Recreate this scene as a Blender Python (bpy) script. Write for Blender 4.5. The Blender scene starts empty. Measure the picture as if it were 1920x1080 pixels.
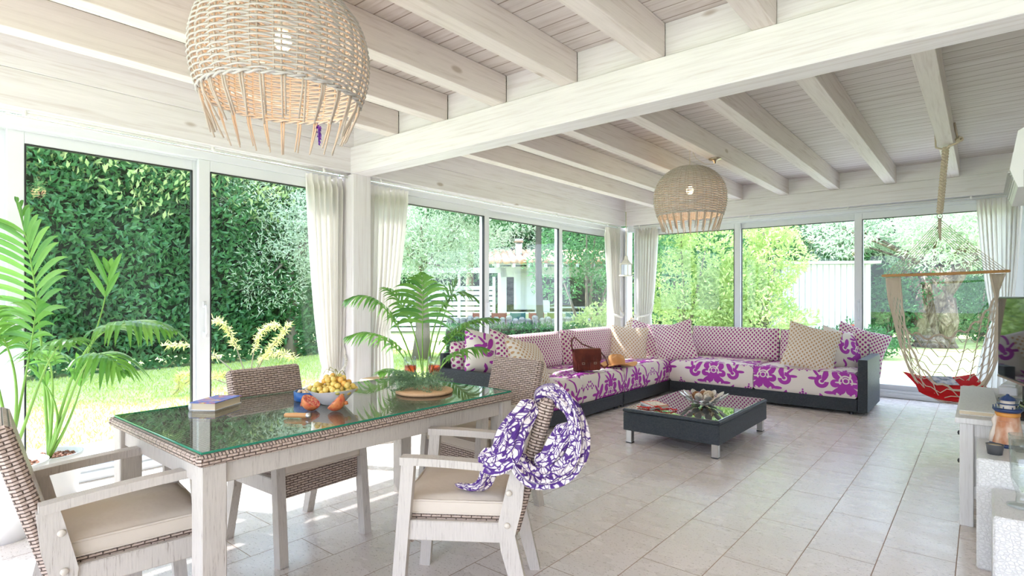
import bpy, math, random
import numpy as np
from mathutils import Vector, Matrix, Euler
PI = math.pi
R = math.radians
sc = bpy.context.scene
col = sc.collection
random.seed(7)
rng = np.random.default_rng(7)

# ------------------------------------------------------------------ camera
YAW = 0.6962
cam_d = bpy.data.cameras.new('camera')
cam = bpy.data.objects.new('camera', cam_d)
col.objects.link(cam)
cam.location = (0, 0, 1.28)
cam.rotation_euler = (PI/2, 0, YAW)
cam_d.sensor_width = 36
cam_d.lens = 36*1055.3/1920
cam_d.shift_y = 15.5/1920
cam_d.clip_start = 0.05
sc.camera = cam

# ------------------------------------------------------------------ sky, sun, exposure
SKY_STRENGTH = 1.9
SUN_STRENGTH = 5.5
w = bpy.data.worlds.new('world'); sc.world = w
w.use_nodes = True
wn = w.node_tree; wn.nodes.clear()
wo = wn.nodes.new('ShaderNodeOutputWorld')
wb = wn.nodes.new('ShaderNodeBackground')
tc = wn.nodes.new('ShaderNodeTexCoord')
sx = wn.nodes.new('ShaderNodeSeparateXYZ')
wr = wn.nodes.new('ShaderNodeValToRGB')
wr.color_ramp.elements[0].position = 0.0
wr.color_ramp.elements[0].color = (0.83, 0.92, 1.13, 1)
wr.color_ramp.elements[1].position = 0.6
wr.color_ramp.elements[1].color = (0.66, 0.81, 1.14, 1)
wn.links.new(tc.outputs['Generated'], sx.inputs[0])
wn.links.new(sx.outputs['Z'], wr.inputs[0])
wn.links.new(wr.outputs[0], wb.inputs[0])
wb.inputs[1].default_value = SKY_STRENGTH
wn.links.new(wb.outputs[0], wo.inputs[0])

sun_d = bpy.data.lights.new('sun', 'SUN')
sun_d.energy = SUN_STRENGTH
sun_d.angle = R(0.8)
sun_d.color = (0.97, 0.97, 1.0)
sun = bpy.data.objects.new('sun', sun_d)
col.objects.link(sun)
SUN_DIR = Vector((0.58, 0.30, -0.78)).normalized()
sun.rotation_euler = SUN_DIR.to_track_quat('-Z', 'Y').to_euler()

sc.view_settings.view_transform = 'Standard'
sc.view_settings.look = 'None'
sc.view_settings.gamma = 1.0
sc.view_settings.use_curve_mapping = False
sc.view_settings.exposure = 1.44
sc.cycles.max_bounces = 10
sc.cycles.diffuse_bounces = 5
sc.cycles.glossy_bounces = 4
sc.cycles.transparent_max_bounces = 16
sc.cycles.caustics_reflective = False
sc.cycles.caustics_refractive = False
sc.cycles.use_adaptive_sampling = True
sc.cycles.adaptive_threshold = 0.02

# ------------------------------------------------------------------ helpers
CS, SN = math.cos(YAW), math.sin(YAW)

def W(px, py, t):
    """world point seen at a pixel of the 1920x1080 frame at forward distance t (metres)"""
    a = (px-960)/1055.3; b = (555.5-py)/1055.3
    return Vector(((-SN+a*CS)*t, (CS+a*SN)*t, 1.28+b*t))

def tag(o, label=None, cat=None, group=None, kind=None):
    if label: o['label'] = label
    if cat: o['category'] = cat
    if group: o['group'] = group
    if kind: o['kind'] = kind
    return o

def empty(name, loc=(0, 0, 0), rz=0.0, parent=None):
    o = bpy.data.objects.new(name, None)
    col.objects.link(o)
    o.location = loc
    o.rotation_euler = (0, 0, rz)
    o.empty_display_size = 0.05
    if parent: o.parent = parent
    return o

def thing(name, label, cat, loc=(0, 0, 0), rz=0.0, group=None):
    return tag(empty(name, loc, rz), label, cat, group)

def copy_tree(o, parent=None):
    c = o.copy(); col.objects.link(c)
    if parent: c.parent = parent
    for ch in list(o.children): copy_tree(ch, c)
    return c

def rotm(rx=0, ry=0, rz=0):
    return Euler((rx, ry, rz)).to_matrix().to_4x4()

class MB:
    def __init__(s):
        s.v = []; s.f = []; s.uv = []; s.mi = []; s.sm = []
    def add(s, verts, faces, M=None, uvs=None, mi=0, smooth=False, scale=1.0):
        b = len(s.v)
        vs = [Vector(v) for v in verts]
        for k, fc in enumerate(faces):
            if uvs is None:
                n = Vector((0, 0, 0))
                for i in range(len(fc)):
                    p, q = vs[fc[i]], vs[fc[(i+1) % len(fc)]]
                    n += p.cross(q)
                ax = max(range(3), key=lambda i: abs(n[i]))
                if ax == 0: u = [(vs[i].y, vs[i].z) for i in fc]
                elif ax == 1: u = [(vs[i].x, vs[i].z) for i in fc]
                else: u = [(vs[i].x, vs[i].y) for i in fc]
                s.uv.append(u)
            else:
                s.uv.append([uvs[i] for i in fc])
            s.f.append([b+i for i in fc]); s.mi.append(mi); s.sm.append(smooth)
        if M is not None: vs = [M @ v for v in vs]
        s.v.extend([tuple(v) for v in vs])
        return s
    def box(s, c, d, M=None, bev=0.0, mi=0):
        """box with centre c and full size d; bev chamfers all edges"""
        hx, hy, hz = d[0]/2, d[1]/2, d[2]/2
        cx, cy, cz = c
        if bev <= 0:
            vs = [(cx+i*hx, cy+j*hy, cz+k*hz) for i in (-1, 1) for j in (-1, 1) for k in (-1, 1)]
            fs = [(0, 1, 3, 2), (4, 6, 7, 5), (0, 4, 5, 1), (2, 3, 7, 6), (0, 2, 6, 4), (1, 5, 7, 3)]
            return s.add(vs, fs, M, mi=mi)
        bev = min(bev, hx*.95, hy*.95, hz*.95)
        vs = []; idx = {}
        for i in (-1, 1):
            for j in (-1, 1):
                for k in (-1, 1):
                    for a in range(3):
                        p = [cx+i*(hx-bev), cy+j*(hy-bev), cz+k*(hz-bev)]
                        p[a] += (i, j, k)[a]*bev
                        idx[(i, j, k, a)] = len(vs); vs.append(tuple(p))
        fs = []
        for a in range(3):
            o1, o2 = [(1, 2), (2, 0), (0, 1)][a]
            for sg in (-1, 1):
                q = []
                for (p1, p2) in ((-1, -1), (1, -1), (1, 1), (-1, 1)):
                    key = [0, 0, 0]; key[a] = sg; key[o1] = p1; key[o2] = p2
                    q.append(idx[(key[0], key[1], key[2], a)])
                if sg < 0: q.reverse()
                fs.append(tuple(q))
        for a in range(3):
            o1, o2 = [(1, 2), (2, 0), (0, 1)][a]
            for p1 in (-1, 1):
                for p2 in (-1, 1):
                    def ke(sg):
                        key = [0, 0, 0]; key[a] = sg; key[o1] = p1; key[o2] = p2
                        return key
                    A, B = ke(-1), ke(1)
                    q = [idx[(*A, o1)], idx[(*B, o1)], idx[(*B, o2)], idx[(*A, o2)]]
                    if p1*p2 > 0: pass
                    else: q.reverse()
                    fs.append(tuple(q))
        for i in (-1, 1):
            for j in (-1, 1):
                for k in (-1, 1):
                    q = [idx[(i, j, k, 0)], idx[(i, j, k, 1)], idx[(i, j, k, 2)]]
                    if i*j*k < 0: q.reverse()
                    fs.append(tuple(q))
        return s.add(vs, fs, M, mi=mi)
    def beam(s, p, q, wd, ht, up=(0, 0, 1), bev=0.0, mi=0, w2=None, h2=None):
        """bar from p to q, width wd across, height ht along up; tapers to w2, h2"""
        p = Vector(p); q = Vector(q); L = (q-p).length
        z = (q-p).normalized(); x = z.cross(Vector(up))
        if x.length < 1e-5: x = z.cross(Vector((0, 1, 0)))
        x.normalize(); y = x.cross(z).normalized()
        M = Matrix((x, y, z)).transposed().to_4x4(); M.translation = p
        if w2 is None and h2 is None:
            return s.box((0, 0, L/2), (wd, ht, L), M, bev, mi)
        w2 = w2 or wd; h2 = h2 or ht
        vs = []
        for (a, b, zz) in ((wd, ht, 0), (w2, h2, L)):
            vs += [(-a/2, -b/2, zz), (a/2, -b/2, zz), (a/2, b/2, zz), (-a/2, b/2, zz)]
        fs = [(3, 2, 1, 0), (4, 5, 6, 7), (0, 1, 5, 4), (1, 2, 6, 5), (2, 3, 7, 6), (3, 0, 4, 7)]
        return s.add(vs, fs, M, mi=mi)
    def tube(s, pts, r, n=8, closed=False, mi=0, flat=None):
        """tube along points; r a number or list; flat=(sx, sy) squashes the section"""
        P = [Vector(p) for p in pts]; m = len(P)
        rs = r if isinstance(r, (list, tuple)) else [r]*m
        T = []
        for i in range(m):
            if closed: d = P[(i+1) % m]-P[i-1]
            else: d = P[min(i+1, m-1)]-P[max(i-1, 0)]
            T.append(d.normalized() if d.length > 1e-9 else Vector((0, 0, 1)))
        up = Vector((0, 0, 1)) if abs(T[0].z) < .9 else Vector((1, 0, 0))
        x = T[0].cross(up).normalized()
        vs = []; uv = []; L = 0
        for i in range(m):
            if i: 
                L += (P[i]-P[i-1]).length
                x = x-T[i]*x.dot(T[i])
                x = x.normalized() if x.length > 1e-6 else T[i].orthogonal().normalized()
            y = T[i].cross(x)
            for k in range(n):
                a = 2*PI*k/n
                cx, cy = math.cos(a)*rs[i], math.sin(a)*rs[i]
                if flat: cx *= flat[0]; cy *= flat[1]
                vs.append(P[i]+x*cx+y*cy); uv.append((a*rs[i], L))
        fs = []
        for i in range(m-(0 if closed else 1)):
            for k in range(n):
                a = i*n+k; b = i*n+(k+1) % n; c = ((i+1) % m)*n+(k+1) % n; d = ((i+1) % m)*n+k
                fs.append((a, b, c, d))
        if not closed:
            fs.append(tuple(range(n-1, -1, -1))); fs.append(tuple((m-1)*n+k for k in range(n)))
        return s.add(vs, fs, None, uvs=uv, mi=mi, smooth=True)
    def lathe(s, prof, n=32, M=None, mi=0, smooth=True, ang=2*PI):
        """prof: list of (radius, z)"""
        vs = []; uv = []; fs = []; m = len(prof); L = 0
        for i, (r, z) in enumerate(prof):
            if i: L += math.hypot(prof[i][0]-prof[i-1][0], prof[i][1]-prof[i-1][1])
            for k in range(n):
                a = 2*PI*k/n
                vs.append((max(r, 1e-4)*math.cos(a), max(r, 1e-4)*math.sin(a), z)); uv.append((a*max(r, .05), L))
        for i in range(m-1):
            for k in range(n):
                fs.append((i*n+k, i*n+(k+1) % n, (i+1)*n+(k+1) % n, (i+1)*n+k))
        return s.add(vs, fs, M, uvs=uv, mi=mi, smooth=smooth)
    def prism(s, poly, z0, z1, M=None, mi=0):
        n = len(poly)
        vs = [(x, y, z0) for x, y in poly]+[(x, y, z1) for x, y in poly]
        fs = [tuple(range(n-1, -1, -1)), tuple(range(n, 2*n))]
        fs += [(i, (i+1) % n, n+(i+1) % n, n+i) for i in range(n)]
        return s.add(vs, fs, M, mi=mi)
    def grid(s, fn, nu, nv, M=None, mi=0, uvfn=None, wrap_u=False):
        vs = []; uv = []
        for j in range(nv+1):
            for i in range(nu+(0 if wrap_u else 1)):
                u, v = i/nu, j/nv
                vs.append(fn(u, v)); uv.append(uvfn(u, v) if uvfn else (u, v))
        st = nu if wrap_u else nu+1
        fs = []
        for j in range(nv):
            for i in range(nu):
                i2 = (i+1) % st if wrap_u else i+1
                fs.append((j*st+i, j*st+i2, (j+1)*st+i2, (j+1)*st+i))
        return s.add(vs, fs, M, uvs=uv, mi=mi, smooth=True)
    def ball(s, c, r, n=12, m=8, M=None, mi=0):
        rx, ry, rz = r if isinstance(r, (tuple, list)) else (r, r, r)
        c = Vector(c)
        return s.grid(lambda u, v: (c.x+rx*math.cos(2*PI*u)*math.sin(PI*v), c.y+ry*math.sin(2*PI*u)*math.sin(PI*v), c.z-rz*math.cos(PI*v)), n, m, M, mi, wrap_u=True)
    def build(s, name, mats, parent=None, loc=None, rot=None):
        me = bpy.data.meshes.new(name)
        me.from_pydata(s.v, [], s.f)
        if not isinstance(mats, (list, tuple)): mats = [mats]
        for m in mats: me.materials.append(m)
        me.polygons.foreach_set('material_index', s.mi)
        me.polygons.foreach_set('use_smooth', s.sm)
        ul = me.uv_layers.new(name='UVMap')
        ul.data.foreach_set('uv', [c for f in s.uv for p in f for c in p])
        me.update()
        o = bpy.data.objects.new(name, me)
        col.objects.link(o)
        if parent: o.parent = parent
        if loc is not None: o.location = loc
        if rot is not None: o.rotation_euler = rot
        return o

def struct(name, mb, m):
    return tag(mb.build(name, m), kind='structure')

# ------------------------------------------------------------------ node expressions
class X:
    """arithmetic on shader sockets"""
    def __init__(s, nt, v): s.nt = nt; s.v = v
    def _m(s, op, *a):
        n = s.nt.nodes.new('ShaderNodeMath'); n.operation = op
        for i, q in enumerate((s,)+a):
            q = q.v if isinstance(q, X) else q
            if isinstance(q, (int, float)): n.inputs[i].default_value = q
            else: s.nt.links.new(q, n.inputs[i])
        return X(s.nt, n.outputs[0])
    def __add__(s, o): return s._m('ADD', o)
    __radd__ = __add__
    def __mul__(s, o): return s._m('MULTIPLY', o)
    __rmul__ = __mul__
    def __sub__(s, o): return s._m('SUBTRACT', o)
    def __rsub__(s, o): return (s*-1)+o
    def __truediv__(s, o): return s._m('DIVIDE', o)
    def lt(s, o): return s._m('LESS_THAN', o)
    def gt(s, o): return s._m('GREATER_THAN', o)
    def abs(s): return s._m('ABSOLUTE')
    def fract(s): return s._m('FRACT')
    def floor(s): return s._m('FLOOR')
    def sin(s): return s._m('SINE')
    def cos(s): return s._m('COSINE')
    def sqrt(s): return s._m('SQRT')
    def mx(s, o): return s._m('MAXIMUM', o)
    def mn(s, o): return s._m('MINIMUM', o)
    def atan2(s, o): return s._m('ARCTAN2', o)
    def pw(s, o): return s._m('POWER', o)
    def mod(s, o): return s._m('FLOORED_MODULO', o)
    def soft(s, e0, e1):
        n = s.nt.nodes.new('ShaderNodeMapRange'); n.interpolation_type = 'SMOOTHSTEP'
        s.nt.links.new(s.v, n.inputs[0]); n.inputs[1].default_value = e0; n.inputs[2].default_value = e1
        return X(s.nt, n.outputs[0])

class Mat:
    def __init__(s, name, color=(.8, .8, .8), rough=.5, metal=0.0, spec=.5):
        s.m = bpy.data.materials.new(name); s.m.use_nodes = True
        s.nt = s.m.node_tree
        s.p = s.nt.nodes['Principled BSDF']; s.out = s.nt.nodes['Material Output']
        s.p.inputs['Base Color'].default_value = (*color, 1)
        s.p.inputs['Roughness'].default_value = rough
        s.p.inputs['Metallic'].default_value = metal
        s.p.inputs['Specular IOR Level'].default_value = spec
    def n(s, t): return s.nt.nodes.new(t)
    def l(s, a, b): s.nt.links.new(a.v if isinstance(a, X) else a, b)
    def uv(s):
        t = s.n('ShaderNodeTexCoord'); q = s.n('ShaderNodeSeparateXYZ'); s.l(t.outputs['UV'], q.inputs[0])
        return X(s.nt, q.outputs[0]), X(s.nt, q.outputs[1])
    def xyz(s, kind='Object'):
        if kind == 'Position':
            t = s.n('ShaderNodeNewGeometry'); so = t.outputs['Position']
        else:
            t = s.n('ShaderNodeTexCoord'); so = t.outputs[kind]
        q = s.n('ShaderNodeSeparateXYZ'); s.l(so, q.inputs[0])
        return tuple(X(s.nt, q.outputs[i]) for i in range(3))
    def vec(s, x, y, z=0.0):
        c = s.n('ShaderNodeCombineXYZ')
        for i, q in enumerate((x, y, z)):
            if isinstance(q, X): s.l(q, c.inputs[i])
            else: c.inputs[i].default_value = q
        return c.outputs[0]
    def noise(s, vec=None, scale=5.0, detail=3.0, rough=.5, dist=0.0):
        t = s.n('ShaderNodeTexNoise'); t.inputs['Scale'].default_value = scale
        t.inputs['Detail'].default_value = detail; t.inputs['Roughness'].default_value = rough
        t.inputs['Distortion'].default_value = dist
        if vec is not None: s.l(vec, t.inputs['Vector'])
        return X(s.nt, t.outputs[0])
    def mix(s, f, a, b, blend='MIX'):
        m = s.n('ShaderNodeMix'); m.data_type = 'RGBA'; m.blend_type = blend
        for q, i in ((f, 0), (a, 6), (b, 7)):
            if isinstance(q, X): s.l(q, m.inputs[i])
            elif isinstance(q, (int, float)): m.inputs[i].default_value = q
            elif isinstance(q, tuple): m.inputs[i].default_value = (*q, 1)
            else: s.l(q, m.inputs[i])
        return m.outputs[2]
    def ramp(s, f, stops):
        r = s.n('ShaderNodeValToRGB'); e = r.color_ramp.elements
        while len(e) < len(stops): e.new(.5)
        for i, (p, c) in enumerate(stops): e[i].position = p; e[i].color = (*c, 1)
        s.l(f, r.inputs[0]); return r.outputs[0]
    def col(s, c): s.l(c, s.p.inputs['Base Color']); return s
    def bump(s, h, strength=.5, dist=.01):
        b = s.n('ShaderNodeBump'); b.inputs['Strength'].default_value = strength; b.inputs['Distance'].default_value = dist
        s.l(h, b.inputs['Height']); s.l(b.outputs[0], s.p.inputs['Normal']); return s

def plain(name, c, rough=.5, metal=0.0, spec=.5): return Mat(name, c, rough, metal, spec).m

# whitewashed spruce; ax = the axis the grain runs along
def wood_white(name, ax, kind='Position', base=(.80, .768, .775), dark=(.70, .645, .63), knots=True, gscale=1.0):
    m = Mat(name, base, .55, spec=.3)
    x, y, z = m.xyz(kind)
    s = [26.0*gscale, 26.0*gscale, 26.0*gscale]; s[ax] = 1.1*gscale
    v = m.vec(x*s[0], y*s[1], z*s[2])
    g = m.noise(v, 1.6, 5, .6, .8)
    g2 = m.noise(v, 6.0, 3, .6)
    c = m.ramp(g, [(.30, dark), (.47, base), (.75, tuple(min(1, b*1.08) for b in base))])
    c = m.mix((g2.soft(.5, .75))*.25, c, dark)
    if knots:
        k = [3.1, 3.1, 3.1]; k[ax] = 1.25
        vo = m.n('ShaderNodeTexVoronoi'); vo.inputs['Scale'].default_value = 1.0
        m.l(m.vec(x*k[0], y*k[1], z*k[2]), vo.inputs['Vector'])
        d = X(m.nt, vo.outputs['Distance'])
        c = m.mix((1-d.soft(.035, .085))*.65, c, (.36, .27, .20))
    m.col(c); m.bump(g, .12, .004)
    return m.m

M = {}
M['wood_x'] = wood_white('whitewashed beam along x', 0)
M['wood_y'] = wood_white('whitewashed beam along y', 1)
M['wood_j'] = wood_white('whitewashed joist', 1, base=(.73, .66, .625), dark=(.62, .535, .49))
M['wood_z'] = wood_white('whitewashed post', 2)
# ceiling boards run along x, 125 mm wide
m = Mat('whitewashed ceiling boards', (.7, .64, .6), .6, spec=.25)
x, y, z = m.xyz('Position')
row = (y*8.0+.3); cell = row.floor(); fr = row.fract()
v = m.vec(x*.8+cell*3.7, y*13, 0.0)
g = m.noise(v, 1.7, 5, .6, 1.0)
c = m.ramp(g, [(.28, (.54, .46, .42)), (.5, (.68, .615, .59)), (.8, (.77, .72, .70))])
gap = (fr.lt(.05)).mx(fr.gt(.985))
c = m.mix(gap*.8, c, (.25, .18, .14))
m.col(c); m.bump(1-gap, .6, .004)
M['ceiling'] = m.m
# floor tiles: columns .296 wide along y, .622 long with shifting joints
m = Mat('beige stone tiles', (.6, .53, .46), .32, spec=.45)
x, y, z = m.xyz('Position')
cx = (x+.392)/.2962; ci = cx.floor(); cf = cx.fract()
ph = (ci.mod(2.0))*.36+((ci*.37).fract())*.12
cy = (y/.622)+ph+.47; cyf = cy.fract(); cyi = cy.floor()
ex = (cf-.5).abs().gt(.5-.0075); ey = (cyf-.5).abs().gt(.5-.0033)
gr = ex.mx(ey)
tone = ((ci*12.9898+cyi*78.233).sin()*43758.5).fract()
nb = m.noise(m.vec(x*3.5, y*7, ci*3), 1.2, 3, .5, .2)
sp = m.noise(m.vec(x*1.0, y*1.5, 0.0), 55.0, 2, .6)
c = m.ramp(nb, [(.25, (.79, .70, .64)), (.5, (.81, .725, .67)), (.8, (.83, .75, .70))])
c = m.mix(tone*.2, c, (.72, .62, .55))
sp2 = m.noise(m.vec(x*1.0, y*1.2, 3.0), 90.0, 1, .5)
c = m.mix(sp.soft(.60, .68)*.6, c, (.33, .24, .17))
c = m.mix(sp2.soft(.66, .72)*.5, c, (.36, .27, .20))
c = m.mix(gr, c, (.34, .22, .15))
m.col(c); m.bump((1-gr)*.8+sp*.1, .35, .004)
m.l(nb*.15+.20+gr*.4, m.p.inputs['Roughness'])
M['floor'] = m.m
M['pvc'] = plain('white window frame', (.76, .77, .79), .35)
M['plaster'] = plain('white plaster', (.82, .80, .77), .8)
# window glass: thin sheet, mostly clear with a surface reflection
def glass(name, tint=(.93, .97, .95), ior=1.38, rough=0.0):
    m = Mat(name); nt = m.nt
    tr = m.n('ShaderNodeBsdfTransparent'); tr.inputs[0].default_value = (*tint, 1)
    gl = m.n('ShaderNodeBsdfGlossy'); gl.inputs['Roughness'].default_value = rough
    lw = m.n('ShaderNodeLayerWeight'); lw.inputs['Blend'].default_value = .5
    f0 = ((ior-1)/(ior+1))**2
    fr_ = (X(nt, lw.outputs['Facing']).pw(5.0)*(1-f0)+f0).mn(.96)
    mx = m.n('ShaderNodeMixShader')
    nt.links.new(fr_.v, mx.inputs[0]); nt.links.new(tr.outputs[0], mx.inputs[1]); nt.links.new(gl.outputs[0], mx.inputs[2])
    nt.links.new(mx.outputs[0], m.out.inputs[0])
    return m.m
M['pane'] = glass('window glass', (.97, .99, .98), 1.35)
M['tableglass'] = glass('table glass', (.93, .97, .95), 1.85)
M['blackglass'] = glass('smoked table glass', (.5, .54, .54), 5.0)
M['clear'] = glass('clear drinking glass', (.92, .95, .94), 1.9)
M['greenedge'] = plain('green glass edge', (.02, .22, .13), .15)
M['wine'] = glass('rose wine', (.96, .36, .28), 1.33)

def weave(name, c1, c2, gap, bw=.034, bh=.011, rough=.45, rot=False, bstr=.9):
    m = Mat(name, c1, rough, spec=.4)
    u, v = m.uv()
    b = m.n('ShaderNodeTexBrick')
    b.inputs['Color1'].default_value = (*c1, 1); b.inputs['Color2'].default_value = (*c2, 1); b.inputs['Mortar'].default_value = (*gap, 1)
    b.inputs['Scale'].default_value = 1.0; b.inputs['Brick Width'].default_value = bw; b.inputs['Row Height'].default_value = bh
    b.inputs['Mortar Size'].default_value = bh*.20; b.inputs['Mortar Smooth'].default_value = 1.0; b.inputs['Bias'].default_value = 0
    m.l(m.vec(v, u) if rot else m.vec(u, v), b.inputs['Vector'])
    m.col(b.outputs['Color'])
    inv = X(m.nt, b.outputs['Fac'])
    uu = v if rot else u
    hump = ((uu*(2*PI/bw)).sin().abs())*.25
    m.bump(1-inv+hump, bstr, .008)
    return m.m
M['wicker'] = weave('brown-grey wicker', (.44, .33, .265), (.53, .41, .34), (.14, .09, .065), .040, .0120, bstr=1.0)
M['rattan_black'] = weave('black woven rattan', (.055, .066, .078), (.10, .115, .13), (.014, .016, .02), .011, .0065, .5)
# distressed white teak for table and chairs (object space, grain along z of uv)
def distressed(name, base=(.51, .46, .405), dark=(.25, .20, .16)):
    m = Mat(name, base, .6, spec=.25)
    x, y, z = m.xyz('Object')
    b = m.noise(m.vec(x*170, y*170, z*11), 1.0, 4, .7)
    c_ = m.noise(m.vec(x*4, y*4, z*4), 1.0, 3, .6)
    c = m.ramp(b*.75+c_*.25, [(.30, dark), (.44, base), (.7, tuple(min(1, q*1.15) for q in base))])
    m.col(c); m.bump(b, .25, .003)
    return m.m
M['teak'] = distressed('distressed white wood')
M['canvas'] = plain('cream seat cushion', (.62, .54, .45), .85, spec=.15)
m = Mat('cream seat cushion', (.60, .52, .43), .85, spec=.15)
u, v = m.uv(); m.bump(m.noise(m.vec(u, v), 9, 3, .5), .35, .02); M['canvas'] = m.m

def dots(name, dotc, base=(.78, .70, .62), pitch=.050, r=.0125):
    m = Mat(name, base, .85, spec=.12)
    u, v = m.uv()
    def d(ou, ov):
        a = ((u/pitch+ou).fract()-.5)*pitch; b = ((v/(pitch*1.15)+ov).fract()-.5)*pitch*1.15
        return (a*a*1.25+b*b*.75).sqrt()
    dd = d(0.0, 0.0).mn(d(.5, .5))
    msk = 1-dd.soft(r*.85, r*1.1)
    m.col(m.mix(msk, base, dotc))
    m.bump(m.noise(m.vec(u, v), 14, 3, .5), .25, .01)
    return m.m
M['dots_purple'] = dots('purple dotted fabric', (.36, .045, .22))
M['dots_violet'] = dots('violet dotted fabric', (.36, .10, .36), (.80, .74, .70))
M['dots_tan'] = dots('tan dotted fabric', (.56, .34, .17), (.80, .72, .62), .048, .0110)

def damask(name):
    m = Mat(name, (.8, .72, .64), .85, spec=.12)
    u, v = m.uv()
    T = .84; H2 = .80
    XX = (((u/T).fract()-.5).abs())*T; YY = ((v/H2).fract())*H2
    def motif(X0, Y0):
        def disc(cx, cy, rx, ry, k=0.0):
            dx = X0-cx; dy = Y0-cy
            dx = dx-dy*k
            return (dx*dx/(rx*rx)+dy*dy/(ry*ry)).lt(1.0)
        def ring(cx, cy, r, w_, cut=None):
            dx = X0-cx; dy = Y0-cy
            d = ((dx*dx+dy*dy).sqrt()-r).abs().lt(w_)
            return d*cut(dx, dy) if cut is not None else d
        def flower(cx, cy, r, n, ph, depth):
            dx = X0-cx; dy = Y0-cy
            rr = (dx*dx+dy*dy).sqrt(); th = dx.atan2(dy)
            return rr.lt(((th*(n/2.0)+ph).cos().abs().pw(.5))*(r*depth)+r*(1-depth))
        s = flower(0.0, .150, .150, 7, 0.0, .42)
        s = s*(1-ring(0.0, .150, .060, .0075, lambda dx, dy: dy.gt(-.03)))
        s = s*(1-disc(.045, .205, .010, .034, .5))*(1-disc(.070, .140, .034, .009, 0))
        s = s*(1-ring(0.0, .160, .028, .006))
        s = s.mx(disc(0.0, .335, .026, .050)).mx(disc(.052, .310, .020, .044, .9)).mx(disc(.088, .282, .042, .016, 0))
        s = s.mx(disc(0.0, .400, .014, .014)).mx(disc(.030, .385, .011, .011)).mx(disc(0.0, .428, .010, .010))
        # scroll with comma body, stem and leaves
        s = s.mx(ring(.232, .135, .050, .021, lambda dx, dy: 1-(dx.lt(0.0)*dy.gt(0.0))))
        s = s.mx(disc(.226, .140, .020, .018))
        s = s.mx(disc(.193, .205, .030, .062, -.35))
        s = s.mx(ring(.070, .235, .185, .013, lambda dx, dy: dx.gt(.10)*dy.gt(.0)))
        s = s.mx(disc(.285, .225, .018, .046, .7)).mx(disc(.320, .165, .046, .016, 0))
        s = s.mx(disc(.150, .020, .055, .018, 0)).mx(disc(.105, .045, .018, .040, -.9)).mx(ring(.075, .012, .026, .010))
        for (cx, cy) in ((.40, .27), (.375, .29), (.402, .315), (.378, .245), (.352, .268)):
            s = s.mx(disc(cx, cy, .0125, .0125))
        return s
    s = motif(XX, YY).mx(motif(T/2-XX, ((v/H2+.5).fract())*H2))
    s = s.mn(1.0)
    n = m.noise(m.vec(u, v), 3.0, 2, .5)
    pc = m.mix(n, (.36, .045, .33), (.45, .07, .42))
    m.col(m.mix(s, (.80, .72, .64), pc))
    m.bump(m.noise(m.vec(u, v), 12, 3, .5), .25, .01)
    return m.m
M['damask'] = damask('magenta damask fabric')

m = Mat('purple and white printed scarf', (.8, .74, .7), .9, spec=.1)
u, v = m.uv()
vo = m.n('ShaderNodeTexVoronoi'); vo.feature = 'DISTANCE_TO_EDGE'; vo.inputs['Scale'].default_value = 1.0
wob = m.noise(m.vec(u, v), 14, 2, .5)
m.l(m.vec(u*34+wob*2.4, v*22+wob*2.4), vo.inputs['Vector'])
e = X(m.nt, vo.outputs['Distance'])
vo2 = m.n('ShaderNodeTexVoronoi'); vo2.feature = 'DISTANCE_TO_EDGE'; vo2.inputs['Scale'].default_value = 1.0
m.l(m.vec(u*20+wob*3, v*46+wob*2), vo2.inputs['Vector'])
e2 = X(m.nt, vo2.outputs['Distance'])
line = (1-e.soft(.06, .11)).mx((1-e2.soft(.03, .06))*.95)
m.col(m.mix(line, (.76, .68, .63), (.085, .035, .18)))
m.bump(m.noise(m.vec(u, v), 22, 3, .5), .6, .01)
M['scarf'] = m.m

def cloth_white(name, c=(.80, .78, .74), transl=.35):
    m = Mat(name, c, .9, spec=.1); nt = m.nt
    tl = m.n('ShaderNodeBsdfTranslucent'); tl.inputs[0].default_value = (*c, 1)
    mx = m.n('ShaderNodeMixShader'); mx.inputs[0].default_value = transl
    nt.links.new(m.p.outputs[0], mx.inputs[1]); nt.links.new(tl.outputs[0], mx.inputs[2]); nt.links.new(mx.outputs[0], m.out.inputs[0])
    u, v = m.uv()
    m.bump(m.noise(m.vec(u*400, v*400), 1, 1), .1, .001)
    return m.m
M['curtain'] = cloth_white('white linen curtain', (.86, .83, .79))
M['rope'] = plain('natural rope', (.66, .56, .44), .85, spec=.1)
M['ropewhite'] = plain('white rope', (.78, .74, .68), .85, spec=.1)
M['steel'] = plain('brushed steel', (.62, .60, .57), .32, 1.0)
M['brass'] = plain('satin nickel', (.55, .47, .36), .3, 1.0)
M['black'] = plain('black plastic', (.02, .02, .022), .35)
M['screen'] = plain('dark glossy screen', (.012, .014, .016), .03, spec=1.0)
M['white'] = plain('white paint', (.82, .81, .78), .4)
M['ceramic'] = plain('white ceramic', (.84, .83, .81), .18)
M['planter'] = plain('white plastic planter', (.82, .82, .81), .4)
M['oak'] = distressed('light wood', (.62, .40, .22), (.42, .24, .12))
M['bamboo'] = plain('orange wood bar', (.62, .32, .12), .5)
M['red'] = plain('red fabric', (.62, .015, .02), .8, spec=.1)

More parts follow.
